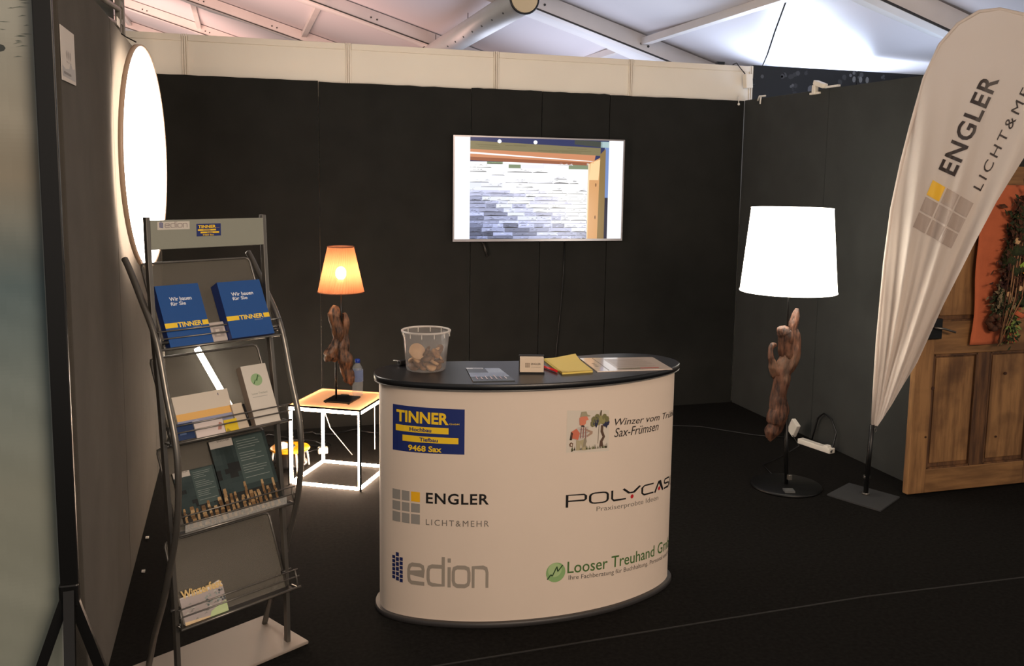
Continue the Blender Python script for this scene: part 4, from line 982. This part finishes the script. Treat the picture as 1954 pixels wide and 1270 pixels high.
for c, r_ in (((4.43, 1.405), .018), ((4.49, 1.425), .018), ((4.475, 1.15), .014), ((4.40, 1.12), .014)):
    obj('wood_button', MB().cyl((c[0], gy-.035, c[1]), (c[0], gy-.028, c[1]), r_, 14), CHIP[1], gl, label='small pale wood slice')
obj('felt_curl', MB().tube([(4.46, gy-.03, 1.02), (4.49, gy-.045, 1.0), (4.53, gy-.04, 1.01), (4.54, gy-.03, 1.05)], .014, 8, .3), ORANGE, gl)
sfc = Vector((4.535, gy-.04, 1.235)); sfl = obj('sunflower', MB().lathe([(.001, -.012), (.022, -.010), (.028, 0), (.02, .006)], sfc, 18, Matrix.Rotation(R(90), 3, 'X') @ Matrix.Rotation(.3, 3, 'Y')), pbr('flower_centre', (30, 16, 10), .9, bump=1, bscale=300), gl, label='sunflower with dark centre')
for i in range(16):
    a = 2*math.pi*i/16; d = Vector((math.cos(a), -.25-.15*(i % 2), math.sin(a)*.85)); s_ = Vector((-math.sin(a), 0, math.cos(a)))
    p = sfc+d*.02; m = MB().add([p, p+d*.022+s_*.010, p+d*.050+Vector((0, .008, 0)), p+d*.022-s_*.010], [(0, 1, 2), (0, 2, 3)])
    obj('petal', m, YEL, sfl)
obj('green_leaf', MB().add([(4.455, gy-.03, 1.27), (4.48, gy-.045, 1.30), (4.505, gy-.04, 1.285), (4.48, gy-.03, 1.255)], [(0, 1, 2, 3)]), pbr('lime_leaf', (150, 180, 70), .7), gl, label='bright lime leaf')

# ================================================================ clips, small lamp box, cable at the top right
CEND = (4.10, -.50, 2.965)
cable = MB().tube([(4.262, .05, 2.56), (4.25, -.03, 2.64), (4.195, -.2, 2.77), CEND], .006, 8)
cable.tube([(4.262, .06, 2.56), (4.262, .05, 1.8)], .006, 8)
obj('hanging_cable', cable, BLACKP, label='black cable rising from right partition to the roof', cat='cable')
bx = thing('junction_box', (4.08, -.04, 2.42), 'cream junction box clamped at right end of white panels', 'junction box')
obj('box', MB().box((4.085, -.045, 2.43), (.055, .05, .10), Matrix.Rotation(-.08, 3, 'Y')), ALUW, bx, bevel=.003)
obj('clamp', MB().bb((4.115, -.03, 2.41), (4.16, .0, 2.455)), BLACKP, bx, bevel=.003, label='black clamp')
obj('box_cord', MB().tube([(3.975, -.005, 2.548), (4.0, -.02, 2.56), (4.03, -.03, 2.52), (4.06, -.045, 2.482)], .004, 6), BLACKP, bx)
obj('rail_clip', MB().box((3.885, .02, 2.556), (.06, .03, .02)), BLACKP, label='small black clip on top of the white panels', cat='clip')
t_ = thing('clamp_light', (4.08, -.95, 2.29), 'white clamp fitting on top of right wall', 'clamp')
obj('body', MB().box((4.07, -.97, 2.325), (.04, .11, .03), Matrix.Rotation(.3, 3, 'X')), ALUW, t_, bevel=.004)
obj('arm', MB().box((4.07, -.915, 2.295), (.03, .035, .06)), ALUW, t_, bevel=.004); obj('foot', MB().box((4.072, -.915, 2.272), (.02, .10, .014)), ALUW, t_, bevel=.003)
obj('strap', MB().box((4.08, -1.09, 2.302), (.02, .13, .012)), WHITE, t_)
obj('wall_hook', MB().tube([(4.07, -.22, 2.275), (4.07, -.24, 2.305), (4.07, -.32, 2.303)], .006, 8).tube([(4.07, -.26, 2.30), (4.07, -.255, 2.25)], .006, 8), WHITE, label='small white metal hook near top of right corner', cat='hook')
obj('wall_hook', MB().tube([(4.03, -.02, 2.32), (4.03, -.022, 2.27)], .004, 8).ball((4.03, -.024, 2.262), .010, 8, 6), WHITE, label='tiny white hook hanging under end of white panels', cat='hook')
for x, y, lb in ((.012, -1.75, 'tiny white scrap on floor by left wall, the farther'), (.03, -2.14, 'tiny white scrap on floor by left wall, the nearer')):
    obj('floor_scrap', MB().box((x+.012, y, .004), (.014, .02, .006)), WHITE, label=lb, cat='scrap')

# ================================================================ BROCHURE RACK
R0 = Vector((.599, -2.930, 0)); rw = Vector((-.86, -.51, 0)).normalized(); rn = Vector((-.5101, .8601, 0))
def RK(a, d, z): return R0+rw*a+rn*d+Vector((0, 0, z))
WR = .42
rk = thing('brochure_rack', R0+rw*.21+rn*.05, 'grey metal brochure rack with curved side tubes and sloped tiers', 'brochure rack')
bq = [(-.055, -.055), (WR+.055, -.055), (WR+.055, .235), (-.055, .235)]
obj('base_plate', MB().prism(bq, lambda u, v, t: RK(u, v, t), 0, .012), pbr('rack_base', (152, 140, 130), .5, metal=.1), rk, bevel=.003, label='pale metal foot plate')
post = [(-.002, .012), (.0, .2), (.008, .37), (.028, .64), (.055, .95), (.085, 1.18), (.102, 1.40), (.108, 1.556)]
bow = [(.175, .012), (.12, .15), (.045, .30), (-.015, .45), (-.06, .58), (-.08, .72), (-.072, .85), (-.022, 1.0), (.035, 1.17), (.125, 1.29), (.20, 1.38), (.235, 1.415)]
def sm2(tab, n=6):
    o = []
    for i in range(len(tab)-1):
        a, b, c, d = [Vector(tab[min(max(k, 0), len(tab)-1)]) for k in (i-1, i, i+1, i+2)]
        for k in range(n): t = k/n; o.append(.5*((2*b)+(-a+c)*t+(2*a-5*b+4*c-d)*t*t+(-a+3*b-3*c+d)*t**3))
    return o+[Vector(tab[-1])]
for a in (0, WR):
    m = MB(); P_ = sm2(post)
    vs = []
    for p in P_:
        for da, dd in ((-.007, -.011), (.007, -.011), (.007, .011), (-.007, .011)): vs.append(RK(a+da, p.x+dd, p.y))
    n = len(P_); m.add(vs, [(4*i+k, 4*i+(k+1) % 4, 4*i+4+(k+1) % 4, 4*i+4+k) for i in range(n-1) for k in range(4)]+[(3, 2, 1, 0), (4*n-4, 4*n-3, 4*n-2, 4*n-1)])
    obj('side_post', m, STEEL, rk, label='flat grey upright', bevel=.0015)
    off = -.017 if a == 0 else .017
    obj('curved_tube', MB().tube([RK(a+off, p.x, p.y) for p in sm2(bow)], .0105, 12), STEEL, rk, label='curved grey side tube')
    for k_, (d, z) in enumerate(((-.002, .28), (.03, 1.16))): obj('side_bolt', MB().cyl(RK(a-.02, d+.0, z), RK(a+.02, d, z), .006, 8), STEELD, rk)
hd = obj('header_panel', MB().prism([(.006, 1.452), (WR-.006, 1.452), (WR-.006, 1.546), (.006, 1.546)], lambda u, z, t: RK(u, .098+t, z), -.004, .004), pbr('header_grey', (142, 144, 132), .5), rk, bevel=.002, label='pale grey header board')
# print map for rack surfaces: u runs right (from left post), origin at left post
def RP(d, lift0=0):
    return lambda u, z, t: RK(WR-u, d-.0045-t, z)
pr = Print(RP(.098)); pr.rect(.028, 1.515, .138, 1.541, (206, 200, 190), 0)
edion(pr, [(.035, 1.520), (.130, 1.520), (.130, 1.542), (.035, 1.542)], (160, 150, 146), (50, 60, 130))
logo_tinner(pr, [(.162, 1.490), (.250, 1.490), (.250, 1.531), (.162, 1.531)])
pr.build('header_sticker', hd, label='small logo stickers')
T_ = {1: ((.185, 1.40), (.05, 1.135)), 2: ((.144, 1.09), (.02, .835)), 3: ((.12, .79), (-.01, .54)), 4: ((.09, .478), (-.02, .23))}
RAIL = {1: ((.038, 1.195), (.030, 1.172), (.018, 1.140)), 2: ((-.008, .893), (-.012, .870), (-.018, .838)), 3: ((-.030, .597), (-.034, .572), (-.046, .543)), 4: ((-.040, .292), (-.050, .270), (-.058, .232))}
TM = {}
for k, ((d1, z1), (d0, z0)) in T_.items():
    L = math.hypot(d1-d0, z1-z0); ud = (rn*(d1-d0)+Vector((0, 0, z1-z0)))/L; nv = Vector((0, 0, 1)).cross(Vector((0, 0, 0)))
    nv = (-rw).cross(ud).normalized()
    if nv.dot(rn) > 0: nv = -nv
    org = R0+rw*WR+rn*d0+Vector((0, 0, z0))
    TM[k] = (lambda org, ud, nv: (lambda u, l, t: org-rw*u+ud*l+nv*t))(org, ud, nv)
    f_ = TM[k]
    sh = obj('tier_panel', MB().prism([(.012, .0), (WR-.012, .0), (WR-.012, L), (.012, L)], f_, -.0015, 0), MESH, rk, label='perforated sloping sheet')
    fr = MB().tube([f_(.012, 0, 0), f_(.012, L-.015, 0), f_(.016, L-.004, 0), f_(.028, L, 0), f_(WR-.028, L, 0), f_(WR-.016, L-.004, 0), f_(WR-.012, L-.015, 0), f_(WR-.012, 0, 0)], .004, 8)
    obj('panel_frame', fr, STEEL, rk)
    (ra, rz), (rb_, rz2), (rc_, rz3) = RAIL[k]
    for d, z, r_ in ((ra, rz, .0026), (rb_, rz2, .0026), (rc_, rz3, .0048)):
        obj('front_rail', MB().tube([RK(-.022, d, z), RK(WR+.012, d, z)], r_, 8), STEEL, rk, label='thin front rail')
    lg = MB().add([RK(0, rc_, rz3-.002), RK(WR, rc_, rz3-.002), RK(WR, d0+.012, rz3-.002), RK(0, d0+.012, rz3-.002), RK(0, rc_, rz3-.004), RK(WR, rc_, rz3-.004), RK(WR, d0+.012, rz3-.004), RK(0, d0+.012, rz3-.004)], [(0, 1, 2, 3), (7, 6, 5, 4), (0, 4, 5, 1), (1, 5, 6, 2), (2, 6, 7, 3), (3, 7, 4, 0)])
    obj('tier_ledge', lg, ACRYL if k in (2,) else STEELD, rk, label='narrow ledge')
    for a in (-.010, WR+.006):
        obj('rail_end', MB().tube([RK(a, ra, rz), RK(a, rb_, rz2), RK(a, rc_, rz3), RK(a, d0, z0)], .003, 6), STEEL, rk)
# u measured from left post: u = WR - a
def booklet(name, k, pts, t0, t1, mat, label, cat, group=None, art=None, edge=None):
    f_ = TM[k]; c = f_(sum(p[0] for p in pts)/len(pts), min(p[1] for p in pts), t0)
    th_ = thing(name, c, label, cat, group)
    obj('pages', MB().prism(pts, f_, t0, t1), mat, th_)
    pr = Print(lambda u, v, t: f_(u, v, t1+t))
    if art: art(pr); pr.build('cover_print', th_, GLOSS)
    return th_
BLUE = (36, 82, 148)
def art_blue(u0, u1, h):
    def a(pr):
        w = u1-u0; q = [(u0, -.006), (u1, -.006), (u1, h), (u0, h)]
        s_ = lambda a0, b0, a1, b1: [pr.bil(q, a0, b0), pr.bil(q, a1, b0), pr.bil(q, a1, b1), pr.bil(q, a0, b1)]
        pr.quad(q, BLUE, 0)
        pr.text('Wir bauen', s_(.25, .735, .76, .80), (226, 232, 240), 1, bold=.02); pr.text('für Sie', s_(.25, .66, .60, .72), (226, 232, 240), 1, bold=.02)
        pr.quad(s_(0, .305, .28, .385), (244, 206, 60), 1); pr.quad(s_(.86, .305, 1, .385), (244, 206, 60), 1)
        pr.text('TINNER', s_(.29, .305, .85, .385), (250, 214, 80), 1, bold=.03); pr.quad(s_(.62, .272, .82, .286), (120, 130, 150), 1)
    return a
BM = pbr('navy_card', (20, 56, 130), .45); PB = pbr('white_pages', (222, 214, 204), .6)
booklet('blue_booklet', 1, [(.022, -.006), (.172, -.006), (.172, .205), (.022, .205)], .002, .032, BM, 'blue booklet stack with yellow band at left of top tier', 'booklet', 'blue booklets on the top tier', art_blue(.022, .172, .205))
booklet('blue_booklet', 1, [(.232, -.006), (.395, -.006), (.395, .196), (.232, .196)], .002, .046, BM, 'thicker blue booklet stack with yellow band at right of top tier', 'booklet', 'blue booklets on the top tier', art_blue(.232, .395, .196))
def art_cards(pr):
    pr.rect(.178, 0, .23, .062, (196, 186, 180), 0); pr.rect(.186, .012, .222, .045, (170, 160, 156), 1); pr.rect(.194, .018, .208, .040, (206, 198, 190), 2)
booklet('card_stack', 1, [(.177, -.004), (.229, -.004), (.229, .065), (.177, .065)], .002, .022, mixtrans('clear_box', (206, 198, 192), .3, .2), 'small pale card box between the two blue booklet stacks', 'cards', None, art_cards)
# tier 2
def art_wide(pr):
    pr.rect(.045, -.004, .245, .142, (214, 204, 190), 0); pr.rect(.045, .058, .245, .082, (232, 184, 110), 1); pr.rect(.045, -.004, .245, .058, (150, 156, 184), 1)
    for i in range(8): u = rnd.uniform(.05, .23); v = rnd.uniform(.01, .05); pr.poly([(u, v), (u+.03, v+.002), (u+.02, v+.008)], (170, 172, 190), 2)
    pr.disc((.207, .128), .002, (120, 116, 130), 1, 8, .005)
booklet('wide_leaflet', 2, [(.045, -.004), (.245, -.004), (.245, .142), (.045, .142)], .002, .012, PB, 'wide white leaflet with orange and pale blue bands on second tier', 'leaflet', None, art_wide)
def art_dk(pr): pr.rect(.030, -.004, .088, .05, (40, 60, 100), 0); pr.rect(.038, .012, .06, .02, (90, 110, 150), 1)
booklet('small_card', 2, [(.028, -.004), (.088, -.004), (.088, .05), (.028, .05)], .014, .022, pbr('card_navy', (30, 44, 80), .5), 'small dark blue card at left of second tier', 'card', None, art_dk)
def art_wh(pr):
    pr.rect(.088, -.010, .19, .040, (220, 208, 204), 0); pr.poly([(.165, .005), (.175, .03), (.185, .026), (.178, .004)], (180, 130, 120), 1)
booklet('small_card', 2, [(.088, -.010), (.19, -.010), (.19, .040), (.088, .040)], .024, .030, PB, 'small white card with a red fleck on second tier', 'card', None, art_wh)
def art_ye(pr): pr.rect(.192, -.008, .240, .032, (226, 196, 50), 0); pr.poly([(.192, -.008), (.21, -.008), (.200, .004)], (170, 150, 60), 1)
booklet('small_card', 2, [(.192, -.008), (.240, -.008), (.240, .032), (.192, .032)], .024, .030, PB, 'small yellow card right of the white card on second tier', 'card', None, art_ye)
booklet('small_card', 2, [(.242, -.006), (.284, -.006), (.278, .082), (.238, .082)], .014, .022, pbr('card_cream2', (206, 192, 172), .5), 'small cream card left of the green-logo leaflets', 'card')
def art_lo(pr):
    pr.rect(.302, -.008, .400, .204, (214, 208, 198), 0); pr.disc((.350, .150), .022, (152, 184, 138), 1, 24); pr.stroke([(.335, .135), (.345, .15), (.349, .146), (.359, .166), (.362, .158)], .0028, (60, 100, 56), 2)
    pr.text('Looser Treuhand', ((.318, .098), (.378, .105)), (140, 146, 136), 1); pr.rect(.318, .088, .375, .090, (170, 170, 164), 1)
booklet('folded_leaflet', 2, [(.302, -.008), (.400, -.008), (.400, .204), (.302, .204)], .002, .034, pbr('leaflet_edge', (168, 150, 134), .6), 'stack of white leaflets with green round logo on second tier', 'leaflet', None, art_lo)
obj('pen', MB().cyl(TM[2](.287, -.004, .026), TM[2](.280, .075, .026), .004, 8), BLACKP, label='black pen standing on second tier of the rack', cat='pen')
# tier 3: dark brochures with driftwood lamps along the bottom
def art_dark(u0, u1, h, sc):
    def a(pr):
        w = u1-u0; nx = 14; ny = 16
        for i in range(nx):
            for j in range(ny):
                n = mathutils.noise.noise(Vector((i*.3+u0*40, j*.25, 2)))
                c = (44+n*20, 58+n*20, 58+n*20) if j > 4 else (34, 36, 34)
                if n < -.15 and 4 < j < 11: c = (26, 30, 30)
                pr.rect(u0+w*i/nx, -.01+(h+.01)*j/ny, u0+w*(i+1)/nx, -.01+(h+.01)*(j+1)/ny, c, 0)
        pr.rect(u0, h*.90, u0+w*.40, h, (190, 184, 176), 1); pr.text('ENGLER', ((u0+w*.14, h*.975), (u0+w*.36, h*.995)), (60, 60, 56), 2)
        pr.rect(u0+w*.42, h*.36, u0+w*.95, h*.98, (66, 82, 80), 1)
        for i in range(16):
            z = h*(.93-.033*i); 
            if i % 5 == 4: continue
            pr.rect(u0+w*.46, z, u0+w*(.46+rnd.uniform(.25, .46)), z+h*.008, (128, 138, 134), 2)
        k = 0; uu = u0+.008
        while uu < u1-.008:
            hh = rnd.uniform(.05, .085)*sc; ww_ = rnd.uniform(.004, .008)
            for s_ in range(7):
                z0_ = .0+hh*s_/7; jx = rnd.uniform(-.002, .002); pr.poly([(uu-ww_+jx, z0_), (uu+ww_+jx, z0_), (uu+ww_*.8+jx, z0_+hh/6), (uu-ww_*.7+jx, z0_+hh/6)], rnd.choice(((158, 128, 90), (128, 98, 64), (178, 150, 110), (104, 78, 50))), 3)
            uu += rnd.uniform(.012, .026)
        for i in range(30): pr.disc((rnd.uniform(u0+.004, u1-.004), rnd.uniform(-.006, .008)), .004, rnd.choice(((110, 96, 70), (150, 130, 96), (66, 60, 48))), 2, 6)
    return a
DKP = pbr('dark_pages', (24, 27, 28), .3)
booklet('lamp_brochure', 3, [(.038, -.008), (.185, -.008), (.185, .190), (.038, .190)], .002, .010, DKP, 'smaller dark lamp brochure at left of third tier', 'brochure', 'dark lamp brochures on the third tier', art_dark(.038, .185, .190, .9))
booklet('lamp_brochure', 3, [(.187, -.008), (.405, -.008), (.405, .268), (.187, .268)], .004, .014, DKP, 'tall dark lamp brochure at right of third tier', 'brochure', 'dark lamp brochures on the third tier', art_dark(.187, .402, .266, 1.25))
obj('tier_tray', MB().prism([(.02, .0), (.40, .0), (.40, .026), (.02, .026)], lambda u, z, t: RK(WR-u, -.044+t, .546+z), 0, .002), ACRYL, rk, label='clear strip in front of the dark brochures')
# tier 4
def art_wine(pr):
    q = [(.015, -.012), (.170, -.012), (.170, .080), (.015, .080)]
    pr.quad(q, (176, 166, 164), 0)
    for i in range(40):
        u = rnd.uniform(.02, .16); v = rnd.uniform(-.01, .075); g = rnd.randint(130, 200); pr.poly([(u, v), (u+.014, v+.001), (u+.009, v+.006)], (g, g, g-6), 1)
    pr.poly([(.10, -.012), (.170, -.012), (.170, .03), (.14, .022), (.11, .01)], (196, 214, 160), 2)
    pr.poly([(.015, -.012), (.10, -.012), (.105, -.002), (.015, .004)], (222, 196, 156), 2)
    for i in range(24): u = .10+.07*rnd.random(); pr.disc((u, rnd.uniform(.03, .07)), .004, rnd.choice(((120, 130, 130), (150, 160, 156), (84, 90, 96))), 2, 6)
    pr.text('Winzerfest', ((.022, .076), (.168, .104)), (222, 190, 128), 3, bold=.03)
booklet('wine_booklet', 4, [(.015, -.012), (.170, -.012), (.170, .082), (.160, .100), (.13, .092), (.10, .088), (.015, .082)], .002, .014, PB, 'small pale wine festival booklet on lowest tier', 'booklet', None, art_wine)
